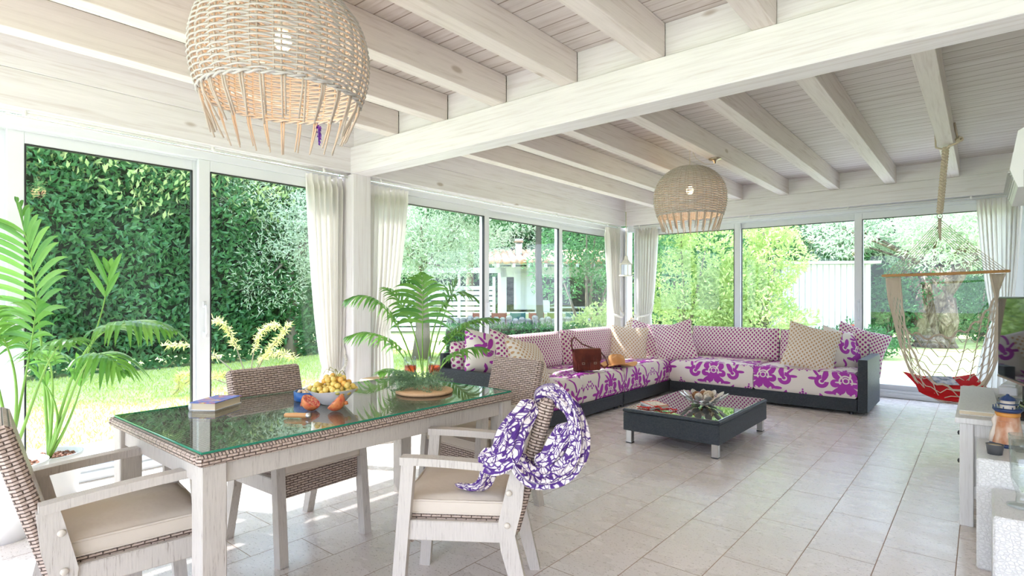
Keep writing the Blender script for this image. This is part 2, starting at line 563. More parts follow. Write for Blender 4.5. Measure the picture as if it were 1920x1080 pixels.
def leafmat(name, c1, c2, transl=.35, rough=.38, spec=.5):
    m = Mat(name, c1, rough, spec=spec); nt = m.nt
    at = m.n('ShaderNodeAttribute'); at.attribute_name = 'rnd'
    c = m.mix(X(nt, at.outputs['Fac']), c1, c2)
    m.col(c)
    tl = m.n('ShaderNodeBsdfTranslucent'); 
    c3 = m.mix(.5, c, tuple(min(1, q*1.5) for q in c2)); m.l(c3, tl.inputs[0])
    mx = m.n('ShaderNodeMixShader'); mx.inputs[0].default_value = transl
    nt.links.new(m.p.outputs[0], mx.inputs[1]); nt.links.new(tl.outputs[0], mx.inputs[2]); nt.links.new(mx.outputs[0], m.out.inputs[0])
    return m.m
M['laurel'] = leafmat('laurel leaves', (.04, .155, .06), (.14, .33, .12))
M['laurel_light'] = leafmat('bright laurel leaves', (.30, .46, .16), (.62, .70, .32), .45)
M['olive'] = leafmat('olive leaves', (.30, .42, .27), (.60, .68, .52), .35)
M['dark_leaf'] = leafmat('dark evergreen leaves', (.04, .15, .06), (.09, .24, .08))
M['yellow_leaf'] = leafmat('yellow feathery leaves', (.66, .64, .22), (.82, .76, .38), .4)
M['palm'] = leafmat('palm fronds', (.05, .20, .03), (.17, .36, .06), .3, .35)
M['rosemary'] = leafmat('rosemary needles', (.12, .24, .12), (.26, .38, .22), .25)
M['bark'] = plain('grey bark', (.22, .18, .14), .9)
M['darkbark'] = plain('dark bark', (.10, .09, .075), .9)
m = Mat('knotted olive bark', (.45, .38, .30), .9, spec=.1)
x, y, z = m.xyz('Object')
g = m.noise(m.vec(x*3, y*3, z*1.4), 2.0, 6, .7, 1.5)
m.col(m.ramp(g, [(.38, (.10, .07, .05)), (.5, (.22, .17, .13)), (.68, (.40, .34, .28))])); m.bump(g, 1.0, .12); M['oldbark'] = m.m
m = Mat('lawn', (.4, .5, .1), .9, spec=.05)
x, y, z = m.xyz('Position')
g = m.noise(m.vec(x, y), 2.2, 6, .7); g2 = m.noise(m.vec(x, y), 40, 3, .7)
c = m.ramp(g*.45+g2*.55, [(.35, (.28, .38, .12)), (.5, (.50, .57, .24)), (.68, (.66, .68, .38))])
m.col(c); m.bump(g2, .6, .03); M['lawn'] = m.m
m = Mat('pale terrace paving', (.74, .72, .68), .7, spec=.2)
x, y, z = m.xyz('Position')
jx = (x/.6).fract().lt(.012); jy = (y/.6).fract().lt(.012)
m.col(m.mix(jx.mx(jy), m.ramp(m.noise(m.vec(x, y), 8, 4), [(.3, (.68, .66, .62)), (.7, (.78, .76, .72))]), (.5, .47, .42))); M['terrace'] = m.m
m = Mat('terracotta roof tiles', (.6, .34, .2), .8)
x, y, z = m.xyz('Object')
g = m.noise(m.vec(x, y, z), 6, 4); m.col(m.ramp(g, [(.3, (.45, .20, .11)), (.55, (.68, .40, .26)), (.75, (.78, .60, .46))])); M['rooftile'] = m.m

# crocodile embossed white leather
m = Mat('white crocodile-embossed leather', (.80, .79, .76), .3, spec=.5)
u, v = m.uv()
vo = m.n('ShaderNodeTexVoronoi'); vo.feature = 'DISTANCE_TO_EDGE'; vo.inputs['Scale'].default_value = 1.0
m.l(m.vec(u*62, v*85), vo.inputs['Vector'])
e = X(m.nt, vo.outputs['Distance']).soft(0.0, .12)
m.bump(e, .55, .004); m.col(m.mix((1-e)*.3, (.80, .79, .76), (.6, .58, .55))); M['croc'] = m.m
M['wpaint'] = wood_white('white stained furniture', 2, 'Object', (.80, .78, .74), (.68, .65, .60), knots=False, gscale=2.0)

# ================================================================== ROOM
XL, YB = -4.58, 8.44          # inner faces of the timber headers, left and back
XR = 0.38                     # right wall beside the console
YF = -1.9                     # rear end of the room, behind the camera
b = MB(); b.box(((XL-.42+3.4)/2, (YF+8.48)/2, -.05), (3.4-XL+.42, 8.48-YF, .1)); struct('floor', b, M['floor'])
b = MB(); b.box((-.6, (YF+YB)/2+.1, 2.93), (8.7, YB-YF+.6, .07)); struct('ceiling', b, M['ceiling'])
# long header over the left windows: lower beam, upper board
b = MB(); b.box((XL-.09, (YF+YB)/2, 2.568), (.18, YB-YF, .236), bev=.004); struct('trim_1', b, M['wood_y'])
b = MB(); b.box((XL-.09+.004, (YF+YB)/2, 2.791), (.18, YB-YF, .208), bev=.003); struct('trim_2', b, M['wood_y'])
b = MB(); b.box(((XL+3.4)/2, YB+.09, 2.568), (3.4-XL, .18, .236), bev=.004); struct('trim_3', b, M['wood_x'])
b = MB(); b.box(((XL+3.4)/2, YB+.086, 2.791), (3.4-XL, .18, .208), bev=.003); struct('trim_4', b, M['wood_x'])
# main cross beam, post
b = MB(); b.box(((XL+3.4)/2, 3.195, 2.561), (3.4-XL, .19, .25), bev=.004); struct('trim_5', b, M['wood_x'])
b = MB(); b.box((XL-.07, 3.21, 1.22), (.20, .20, 2.436), bev=.004); struct('trim_6', b, M['wood_z'])
b = MB(); b.box((XL-.22, YB+.12, 1.22), (.26, .26, 2.44)); struct('trim_7', b, M['wood_z'])
JR = [-.205-.6165*k for k in range(7)]
for k, xr in enumerate(JR+[.41, 1.03, 1.64, 2.26]):
    for (y0, y1, s_) in ((YF, 3.13, 'dining'), (3.26, YB+.02, 'seating')):
        if k > 6 and s_ == 'seating': continue
        b = MB(); b.box((xr-.058, (y0+y1)/2, 2.79), (.116, y1-y0, .206), bev=.003)
        tag(b.build('ceiling_joist', M['wood_j']), kind='structure', group='whitewashed joists over the %s area' % s_)
# blocking boards standing on the main beam between the joists
edges = [3.3]+[2.26, 1.64, 1.03, .41]+JR
for a_, c_ in zip(edges[:-1], edges[1:]):
    x1, x0 = a_-.116, c_
    if a_ == 3.3: x1 = 3.3
    b = MB(); b.box(((x0+x1)/2, 3.195, 2.79), (x1-x0, .12, .206)); tag(b.build('blocking_board', M['wood_x']), kind='structure', group='boards between joists on the main beam')
b = MB(); b.box(((JR[-1]-.116+XL)/2, 3.195, 2.79), (JR[-1]-.116-XL, .12, .206)); tag(b.build('blocking_board', M['wood_x']), kind='structure', group='boards between joists on the main beam')
# right wall beyond the camera, rear wall behind it
b = MB(); b.box((XR+.08, (3.3+YB)/2, 1.22), (.16, YB-3.3, 2.44)); b.box((XR+.08, (3.3+YB)/2, 2.66), (.16, YB-3.3, .44)); struct('wall_right', b, M['plaster'])
b = MB(); b.box((-4.6, YF-.08, 1.45), (.9, .16, 2.9)); b.box((0, YF-.08, 2.66), (7.4, .16, .44)); struct('wall_rear', b, M['plaster'])
b = MB(); b.box((3.48, .7, 1.45), (.16, 5.2, 2.9)); struct('wall_light_block', b, M['plaster'])  # unseen wall added to cut daylight from the open right side
b = MB(); b.box((1.92, 3.38, 1.45), (2.95, .16, 2.9)); struct('wall_partition', b, M['plaster'])

# ---- sliding windows
def sash(n_, ax, a0, a1, pl, z0=.055, z1=2.375, left_stile=.09, right_stile=.09, handle=None):
    """sliding glass door; ax 'y' (left wall) or 'x' (back wall); pl = the plane; handle = position along the leaf"""
    def q(a, d, z): return (pl+d, a, z) if ax == 'y' else (a, pl-d, z)
    def sz(a, d, z): return (d, a, z) if ax == 'y' else (a, d, z)
    root = tag(empty('window_%d' % n_), kind='structure')
    f = MB()
    D = .042
    f.box(q(a0+left_stile/2, 0, (z0+z1)/2), sz(left_stile, D, z1-z0), bev=.004)
    f.box(q(a1-right_stile/2, 0, (z0+z1)/2), sz(right_stile, D, z1-z0), bev=.004)
    f.box(q((a0+a1)/2, 0, z1-.045), sz(a1-a0-left_stile-right_stile, D, .09), bev=.003)
    f.box(q((a0+a1)/2, 0, z0+.05), sz(a1-a0-left_stile-right_stile, D, .10), bev=.003)
    f.build('sash_frame', M['pvc'], root)
    g = MB(); g.box(q((a0+a1)/2, 0, (z0+z1)/2), sz(a1-a0-left_stile-right_stile+.02, .006, z1-z0-.16)); g.build('glass_pane', M['pane'], root)
    gs = MB()
    for (aa, bb) in ((a0+left_stile, 1), (a1-right_stile, -1)):
        gs.box(q(aa+bb*.004, .006, (z0+z1)/2), sz(.008, .034, z1-z0-.19))
    gs.box(q((a0+a1)/2, .006, z1-.094), sz(a1-a0-left_stile-right_stile, .034, .008))
    gs.build('seal', M['black'], root)
    if handle is not None:
        h = MB()
        h.tube([q(handle, .022, .99), q(handle, .055, .985), q(handle, .060, 1.0), q(handle, .060, 1.19), q(handle, .055, 1.205), q(handle, .022, 1.20)], .0085, 8)
        h.box(q(handle, .024, .975), sz(.028, .012, .05), bev=.004); h.box(q(handle, .024, 1.215), sz(.028, .012, .05), bev=.004)
        h.build('handle', M['pvc'], root)
    return root
sash(1, 'y', -.62, .73, -4.905)
sash(2, 'y', .695, 1.90, -4.855, handle=.735)
sash(3, 'y', 1.835, 3.08, -4.805, handle=1.88)
sash(4, 'y', 3.33, 5.275, -4.805, handle=5.235)
sash(5, 'y', 5.19, 6.965, -4.855)
sash(6, 'y', 6.885, 8.62, -4.905, handle=6.93)
sash(7, 'x', -4.50, -2.755, 8.60)
sash(8, 'x', -2.845, -1.20, 8.65, handle=-2.80)
sash(9, 'x', -1.295, .36, 8.60, handle=-1.25)
sash(10, 'y', -1.85, -.58, -4.855)
# outer frames: head and threshold of each bay
def bay(n_, ax, a0, a1, pl):
    def q(a, d, z): return (pl+d, a, z) if ax == 'y' else (a, pl-d, z)
    def sz(a, d, z): return (d, a, z) if ax == 'y' else (a, d, z)
    f = MB()
    f.box(q((a0+a1)/2, .0, 2.412), sz(a1-a0, .19, .075), bev=.003)
    f.box(q((a0+a1)/2, .015, .03), sz(a1-a0, .21, .06), bev=.004)
    f.box(q((a0+a1)/2, .088, .075), sz(a1-a0, .012, .035))
    f.box(q(a0-.02, 0, 1.22), sz(.04, .19, 2.44)); f.box(q(a1+.02, 0, 1.22), sz(.04, .19, 2.44))
    for d in (-.07, -.025, .02): f.box(q((a0+a1)/2, d+.02, 2.372), sz(a1-a0, .006, .02))
    tag(f.build('window_frame', M['pvc']), kind='structure')
bay(1, 'y', -1.85, 3.09, -4.86)
bay(2, 'y', 3.34, 8.62, -4.86)
bay(3, 'x', -4.6, .38, 8.62)

# ================================================================== CURTAINS AND RAILS
def rail(label, p, q, sup):
    t = thing('curtain_rail', label, 'curtain rail', tuple(p))
    p = Vector(p); q = Vector(q); L = q-p
    d = L.normalized(); side = Vector((0, 0, 1)).cross(d)
    b = MB(); b.tube([(0, 0, 0), L], .009, 8); b.tube([(0, 0, -.026), L+Vector((0, 0, -.026))], .006, 8); b.build('rail', M['white'], t)
    for s_ in sup:
        b = MB(); c = d*s_
        b.tube([c, c+Vector((0, 0, .03))], .014, 10); b.ball(c, .017, 10, 6); b.build('bracket', M['white'], t)
    return t
rail('white curtain rail above the windows left of the post', (XL+.0-.045, -1.8, 2.43), (XL-.045, 3.10, 2.43), [.3, 1.4, 2.55, 3.68, 4.65])
rail('white curtain rail above the windows between the post and the far corner', (XL-.045, 3.33, 2.43), (XL-.045, 8.35, 2.43), [.15, 1.0, 2.0, 3.2, 4.6])
rail('white curtain rail along the back wall windows', (-4.45, YB+.045, 2.43), (.35, YB+.045, 2.43), [.1, 1.85, 3.1, 4.35])

def curtain(label, ax, a0, a1, pl, pinch=None, pz=.62, pa=None, folds=7, zb=.03, amp=.045, bot=None, ztop=2.40, tie=None):
    """hanging curtain between a0 and a1; pinch = width fraction at the tie height pz, pulled towards pa"""
    t = thing('curtain', label, 'curtain')
    b = MB()
    pa = pa if pa is not None else (a0+a1)/2
    wt = a1-a0
    bw = bot or wt*.8
    ph = random.random()*6
    def f(u, v):
        z = ztop+(zb-ztop)*v
        if pinch:
            if z > pz:
                k = ((z-pz)/(ztop-pz)); k = k**.55
                wd = pinch+(wt-pinch)*k; cc = pa+((a0+a1)/2-pa)*k**1.1
            else:
                k = (pz-z)/(pz-zb); k = k**.6
                wd = pinch+(bw-pinch)*k; cc = pa
        else:
            wd = wt+(bw-wt)*v; cc = (a0+a1)/2+(pa-(a0+a1)/2)*v
        a = cc+(u-.5)*wd
        am = amp*(.35+.65*min(1, wd/wt))*(1 if v > .03 else .6)
        d = am*math.sin(u*folds*2*PI+ph+.5*math.sin(3*v+u*5))+.35*am*math.sin(u*folds*4.3*PI+2*ph+v*2)
        a += .25*am*math.cos(u*folds*2*PI+ph)
        return (pl+d, a, z) if ax == 'y' else (a, pl-d, z)
    b.grid(f, folds*14, 40)
    o = b.build('fabric', M['curtain'], t)
    if tie:
        b = MB()
        A, B, mat_ = tie
        pts = []
        hw = (pinch or .1)/2+.03
        for k in range(13):
            th = PI*(k/12)
            a = pa+math.cos(th)*hw*A
            d = .080*math.sin(th)+.035
            z = pz-.035*math.sin(th)+(B if k < 6 else 0)*(1-k/6 if k < 6 else 0)
            pts.append((pl+d, a, z) if ax == 'y' else (a, pl-d, z))
        e_ = Vector(pts[0]); 
        hook = (pl-.03 if ax == 'y' else e_.x, e_.y if ax == 'y' else pl+.03, e_.z+.16)
        pts = [hook]+pts
        # two-strand twisted rope
        P = [Vector(p) for p in pts]; fine = []
        for i in range(len(P)-1):
            for k in range(6): fine.append(P[i].lerp(P[i+1], k/6))
        for s_ in (0, PI):
            q = [p+Vector((math.cos(i*.9+s_), math.sin(i*.9+s_)*.4, math.sin(i*.9+s_)))*.007 for i, p in enumerate(fine)]
            b.tube(q, .012, 6)
        b.build('tieback_rope', M[mat_], t)
    return t
curtain('long white linen curtain tied with a rope just left of the white post', 'y', 2.70, 3.13, -4.69, .16, .60, 2.98, 7, bot=.40, tie=(1, .12, 'ropewhite'))
curtain('white linen curtain hanging just right of the white post behind the palm', 'y', 3.36, 3.88, -4.69, .26, .95, 3.50, 8, bot=.42, amp=.04)
curtain('white curtain on the left wall side of the far room corner', 'y', 7.95, 8.36, -4.66, .20, .98, 8.26, 7, bot=.3, tie=(1, .05, 'ropewhite'))
curtain('white curtain on the back wall side of the far room corner', 'x', -4.42, -4.04, YB+.07, .24, .98, -4.28, 7, bot=.32, tie=(1, .03, 'ropewhite'))
curtain('beige-white curtain at the right end of the back wall behind the television', 'x', -.05, .36, YB+.02, .12, 1.02, .17, 9, bot=.52, amp=.04, tie=(-1, .0, 'ropewhite'))

# ================================================================== RATTAN PENDANT LAMPS
def lamp_r(z):       # z relative to the widest point
    if z >= 0: return .370*max(0.0, 1-(z/.352)**2.25)**.5
    return .370*max(0.0, 1-(z/.42)**2)**.5
M['reed'] = plain('grey-beige rattan', (.51, .475, .45), .6, spec=.3)
M['reedstake'] = plain('pale rattan stakes', (.48, .40, .33), .6, spec=.3)
def make_pendant(label, loc, cord_pts, canopy):
    t = thing('pendant_lamp', label, 'lamp', loc)
    nst = 26
    # horizontal strands woven in and out of the stakes
    b = MB()
    zs = []; z = -.175
    while z < .335:
        zs.append(z)
        r0 = lamp_r(z); r1 = lamp_r(z+.006)
        sl = abs(r0-r1)/.006
        z += .0118/math.sqrt(1+sl*sl)
    for j, z in enumerate(zs):
        r = lamp_r(z)
        n = 104
        pts = []
        for k in range(n):
            a = 2*PI*k/n
            off = .0095*math.cos(nst*a/2*1.0+j*PI)
            pts.append(((r+off)*math.cos(a), (r+off)*math.sin(a), z+.0015*math.sin(a*3+j)))
        b.tube(pts, .0046, 5, closed=True)
    b.build('woven_shade', M['reed'], t)
    b = MB()
    for k in range(nst*2):
        a = 2*PI*k/(nst*2)
        aa = a+(.02 if k % 2 else -.02)
        pts = []
        for i in range(15):
            z = .345-(.52)*i/14
            r = lamp_r(z)
            pts.append((r*math.cos(aa), r*math.sin(aa), z))
        b.tube(pts, .0042, 5)
    b.build('stakes', M['reedstake'], t)
    for k in range(nst*2):
        a = 2*PI*(k//2)/nst+(.018 if k % 2 else -.018)
        b = MB()
        r0 = lamp_r(-.17); ln = random.uniform(.15, .20); d = random.uniform(-.02, .02); rr = r0-.055+random.uniform(-.02, .01)
        b.tube([(r0*math.cos(a), r0*math.sin(a), -.165), ((r0-.012)*math.cos(a), (r0-.012)*math.sin(a), -.22), (rr*math.cos(a+d), rr*math.sin(a+d), -.17-ln)], [.005, .005, .004], 6)
        b.build('hanging_reed', M['reedstake'], t)
    # braided rim
    b = MB()
    for s_ in (0, PI):
        pts = [((lamp_r(-.175)+.008*math.cos(a*20+s_))*math.cos(a), (lamp_r(-.175)+.008*math.cos(a*20+s_))*math.sin(a), -.178+.006*math.sin(a*20+s_)) for a in [2*PI*k/160 for k in range(160)]]
        b.tube(pts, .006, 5, closed=True)
    b.build('rim', M['reed'], t)
    b = MB(); b.ball((0, 0, .09), (.038, .038, .045), 16, 10); b.build('bulb', M['bulb'], t)
    b = MB(); b.lathe([(.0, .20), (.024, .20), (.026, .13), (.02, .13), (0, .13)], 14); b.build('socket', M['white'], t)
    b = MB(); b.tube([(0, 0, .17)]+[tuple(Vector(p)-Vector(loc)) for p in cord_pts], .003, 6); b.build('cord', M['rope'], t)
    if canopy:
        c = Vector(canopy)-Vector(loc)
        b = MB(); b.lathe([(0, 0), (.062, 0), (.062, -.012), (.02, -.022), (.012, -.05), (0, -.05)], 24, Matrix.Translation(c)); b.build('canopy', M['brass'], t)
    ld = bpy.data.lights.new('bulb_light', 'POINT'); ld.energy = 2.4; ld.color = (1.0, .62, .33); ld.shadow_soft_size = .06
    lo = bpy.data.objects.new('bulb_light', ld); col.objects.link(lo); lo.parent = t; lo.location = (0, 0, -.02)
    return t
m = Mat('lit bulb', (1, .9, .8)); m.p.inputs['Emission Color'].default_value = (1, .72, .42, 1); m.p.inputs['Emission Strength'].default_value = 3.5; M['bulb'] = m.m
make_pendant('large rattan globe lamp with hanging reeds over the dining table', (-2.43, 1.29, 2.345), [(-2.43, 1.29, 2.9)], None)
make_pendant('smaller-looking rattan globe lamp hanging over the seating area', (-2.41, 5.86, 2.325),
             [(-2.41, 5.86, 2.88), (-2.385, 5.86, 2.84), (-2.33, 5.83, 2.74), (-2.22, 5.79, 2.66), (-2.12, 5.76, 2.635), (-2.095, 5.75, 2.645)], (-2.095, 5.74, 2.687))
b = MB()
lv = Vector((-2.61, 1.575, 2.17))
b.tube([lv, lv+Vector((.005, 0, -.05)), lv+Vector((0, .004, -.10))], .004, 6)
for k in range(30):
    a = random.random()*6.3; z = -.02-random.random()*.12
    c_ = lv+Vector((0, 0, z))
    b.add([c_, c_+Vector((.012*math.cos(a), .012*math.sin(a), .010)), c_+Vector((.018*math.cos(a), .018*math.sin(a), -.006))], [(0, 1, 2)])
tag(b.build('lavender_sprig', plain('purple lavender', (.12, .03, .35), .7)), 'small purple lavender sprig hanging from the rim of the dining lamp', 'lavender')

# ================================================================== DINING TABLE
def make_table():
    x0, x1, y0, y1 = -2.985, -2.015, .775, 2.435
    t = thing('dining_table', 'long glass-topped dining table with woven rim and distressed white wooden legs', 'dining table', ((x0+x1)/2, (y0+y1)/2, 0))
    hx, hy = (x1-x0)/2, (y1-y0)/2
    # woven rim and woven surface under the glass
    b = MB()
    b.box((0, 0, .722), (2*hx-.02, 2*hy-.02, .030), bev=.004)
    for (c, d) in (((hx-.012, 0, .722), (.034, 2*hy+.01, .040)), ((-hx+.012, 0, .722), (.034, 2*hy+.01, .040)), ((0, hy-.012, .722), (2*hx-.058, .034, .040)), ((0, -hy+.012, .722), (2*hx-.058, .034, .040))):
        b.box(c, d, bev=.010)
    b.build('woven_top', M['wicker'], t)
    b = MB()
    b.box((0, 0, .7465), (2*hx-.03, 2*hy-.03, .007)); b.build('glass_top', M['tableglass'], t)
    b = MB()
    for (c, d) in (((hx-.014, 0, .7465), (.003, 2*hy-.028, .0075)), ((-hx+.014, 0, .7465), (.003, 2*hy-.028, .0075)), ((0, hy-.014, .7465), (2*hx-.03, .003, .0075)), ((0, -hy+.014, .7465), (2*hx-.03, .003, .0075))): b.box(c, d)
    b.build('glass_edge', M['greenedge'], t)
    b = MB()
    for s_ in (-1, 1):
        b.box((s_*(hx-.045), 0, .663), (.028, 2*hy-.10, .078), bev=.003)
        b.box((0, s_*(hy-.045), .663), (2*hx-.10, .028, .078), bev=.003)
    b.build('apron', M['teak'], t)
    for i in (-1, 1):
        for j in (-1, 1):
            b = MB(); b.box((i*(hx-.055), j*(hy-.055), .351), (.085, .085, .702), bev=.004); b.build('leg', M['teak'], t)
    return t
make_table()

# ================================================================== ARMCHAIRS
M['boltcap'] = plain('beige bolt cap', (.60, .53, .44), .5)
def bolt(b, x, y, z, s_):
    b.lathe([(0, .0), (.011, .0), (.012, .004), (.009, .008), (0, .009)], 14, Matrix.Translation((x, y, z)) @ rotm(0, s_*PI/2, 0))
def make_chair(label, loc, rz, group=None):
    """origin on the floor under the seat; the sitter looks along +y"""
    t = thing('dining_armchair', label, 'chair', loc, rz, group)
    hw = .262
    for s_ in (-1, 1):
        X_ = s_*(hw-.022)
        b = MB(); b.beam((X_+s_*.004, .235, 0), (X_, .185, .625), .044, .050, up=(0, 1, 0), bev=0, w2=.044, h2=.050); b.build('front_leg', M['teak'], t)
        # rear leg: bent plank, splayed foot, knee at the seat, up to the arm
        b = MB()
        prof = [(-.315, 0), (-.268, 0), (-.180, .30), (-.168, .40), (-.205, .56), (-.215, .598), (-.275, .598), (-.262, .47), (-.235, .36)]
        Mx = Matrix(((0, 0, 1, X_-.022), (1, 0, 0, 0), (0, 1, 0, 0), (0, 0, 0, 1)))
        b.prism(prof, 0, .044, Mx)
        b.build('rear_leg', M['teak'], t)
        b = MB(); bolt(b, s_*(hw), -.212, .525, s_); bolt(b, s_*(hw), -.205, .40, s_); b.build('bolt', M['boltcap'], t)
        b = MB(); b.grid(lambda u, v: (X_+.0275*[-1, -1, 1, 1, -1][int(u*4+.5)], .215-.483*v, .637-.030*v**1.8+.015*[-1, 1, 1, -1, -1][int(u*4+.5)]), 4, 10); b.box((X_, .2151, .637), (.055, .001, .030)); b.box((X_, -.268, .607), (.055, .001, .030)); b.sm = [False]*len(b.sm); b.build('armrest', M['teak'], t)
        b = MB(); b.box((X_, .0, .365), (.026, .40, .078), bev=.004); b.build('seat_rail', M['teak'], t)
    b = MB()
    b.box((0, .188, .362), (2*hw-.088, .030, .120), bev=.004)
    b.box((0, -.01, .405), (2*hw-.075, .40, .022), bev=.004)
    b.build('woven_seat', M['wicker'], t)
    # backrest: thick woven slab leaning back, its lower end tucked between the rear legs
    T_ = Matrix.Translation((0, -.215, .345)) @ rotm(R(15.5), 0, 0)
    b = MB()
    W_ = 2*hw-.10
    b.box((0, 0, .275), (W_, .062, .55), T_, bev=.016)
    b.box((0, .012, -.005), (W_-.02, .075, .05), T_, bev=.013)
    b.build('woven_back', M['wicker'], t)
    # seat cushion with piping, slightly crowned
    b = MB(); cw, cd, ch = 2*hw-.082, .43, .062
    def top(u, v):
        a = (u-.5)*2; c = (v-.5)*2
        e = max(0, 1-abs(a)**6)**.5*max(0, 1-abs(c)**6)**.5
        return (a*cw/2, .002+c*cd/2, .423+ch*.80+.020*e+.004*math.sin(a*5+c*3))
    b.grid(top, 20, 20, uvfn=lambda u, v: (u*.5, v*.5))
    n = 20
    ring = [(-1+2*k/n, -1) for k in range(n)]+[(1, -1+2*k/n) for k in range(n)]+[(1-2*k/n, 1) for k in range(n)]+[(-1, 1-2*k/n) for k in range(n)]
    rt = [(a*cw/2, .002+c*cd/2, .423+ch*.80) for a, c in ring]; rb = [(a*cw/2, .002+c*cd/2, .419) for a, c in ring]
    m_ = len(ring); vs = []; 
    for k in range(m_):
        a, c = ring[k]; mid = (a*(cw/2+.006), .002+c*(cd/2+.006), .445)
        vs += [rb[k], mid, rt[k]]
    fs = []
    for k in range(m_):
        q = (k+1) % m_
        fs += [(3*k, 3*q, 3*q+1, 3*k+1), (3*k+1, 3*q+1, 3*q+2, 3*k+2)]
    b.add(vs, fs, smooth=True)
    b.build('seat_cushion', M['canvas'], t)
    b = MB(); b.tube([(x_*1.004, y_*1.004, z_) for x_, y_, z_ in rt], .005, 6, closed=True); b.tube([(x_, y_, .424) for x_, y_, z_ in rb], .0045, 6, closed=True); b.build('piping', M['canvas'], t.children[-1])
    return t
make_chair('woven armchair with a purple printed scarf on its back, near side of the table', (-1.718, 1.742, 0), 2.184)
make_chair('woven armchair tucked under the far long side of the table, facing the camera', (-2.79, 1.575, 0), -1.52)
make_chair('pale woven armchair at the far head of the table next to the sofa', (-2.343, 2.48, 0), 3.074)
make_chair('woven armchair at the near left head of the table, seen from behind', (-2.487, .70, 0), -.129)

# scarf draped over the back of the near armchair
def scarf():
    ch = Matrix.Translation((-1.718, 1.742, 0)) @ rotm(0, 0, 2.184)
    def L(x, y, z): return ch @ Vector((x, y, z))
    t = thing('scarf', 'purple and white printed scarf draped over the back and arm of the near chair', 'scarf')
    # local: +y front of chair, back top at z .88 y -.37 ; sitter's left (x<0) is towards the camera
    def band(path, wid, n_f, seed, thick=.02):
        """gathered cloth band swept along path; wid list; ruffled section"""
        rnd = random.Random(seed)
        P = [Vector(p) for p in path]; fine = []; ws = []
        m_ = len(P); st = 14
        for i in range(m_-1):
            p0 = P[max(i-1, 0)]; p1 = P[i]; p2 = P[i+1]; p3 = P[min(i+2, m_-1)]
            for k in range(st):
                s_ = k/st
                q = .5*((2*p1)+(p2-p0)*s_+(2*p0-5*p1+4*p2-p3)*s_*s_+(3*p1-p0-3*p2+p3)*s_**3)
                fine.append(q); ws.append(wid[i]+(wid[i+1]-wid[i])*s_)
        fine.append(P[-1]); ws.append(wid[-1])
        b = MB(); N = len(fine); nn = 72
        vs = []; uv = []; Ln = 0; x = None
        cc = sum(P, Vector())/m_
        for i, p in enumerate(fine):
            T = (fine[min(i+1, N-1)]-fine[max(i-1, 0)]).normalized()
            if x is None: x = T.cross(Vector((.3, .2, 1))).normalized()
            x = (x-T*x.dot(T)).normalized(); y = T.cross(x)
            if i: Ln += (p-fine[i-1]).length
            for k in range(nn):
                a = 2*PI*k/nn
                rr = 1+.20*math.sin(n_f*a+2.2*math.sin(Ln*7+seed)+seed)+.11*math.sin((n_f*2+1)*a+Ln*11+seed*2)+.06*math.sin((n_f*4+1)*a-Ln*23)
                taper = min(1, (i+1.5)/6, (N-i+.5)/6)
                vs.append(p+x*math.cos(a)*ws[i]*rr*taper+y*math.sin(a)*ws[i]*.50*rr*taper)
                uv.append((k/nn*.42, Ln))
        fs = [(i*nn+k, i*nn+(k+1) % nn, (i+1)*nn+(k+1) % nn, (i+1)*nn+k) for i in range(N-1) for k in range(nn)]
        for i, fc in enumerate(fs):
            pass
        b.add(vs, fs, uvs=uv, smooth=True)
        return b
    a = band([L(-.09, -.335, .80), L(-.13, -.345, .862), L(-.19, -.40, .885), L(-.255, -.455, .84), L(-.29, -.48, .75), L(-.285, -.46, .665), L(-.27, -.40, .61), L(-.265, -.32, .595), L(-.265, -.26, .63), L(-.245, -.24, .68)],
             [.025, .042, .048, .055, .060, .060, .058, .055, .050, .035], 5, 1)
    a.build('drape', M['scarf'], t)
    a = band([L(-.17, -.30, .865), L(-.215, -.255, .80), L(-.25, -.22, .74), L(-.27, -.20, .685), L(-.262, -.15, .648), L(-.24, -.09, .655)], [.032, .045, .050, .052, .045, .028], 4, 3)
    a.build('drape', M['scarf'], t)
    a = band([L(-.25, -.20, .66), L(-.21, -.14, .62), L(-.195, -.11, .54), L(-.175, -.06, .512), L(-.14, .02, .512)], [.030, .038, .034, .028, .016], 4, 5)
    a.build('tail', M['scarf'], t)
    a = band([L(-.27, -.44, .80), L(-.25, -.41, .72), L(-.245, -.37, .65), L(-.24, -.31, .62)], [.03, .042, .042, .03], 4, 9)
    a.build('fold', M['scarf'], t)
scarf()

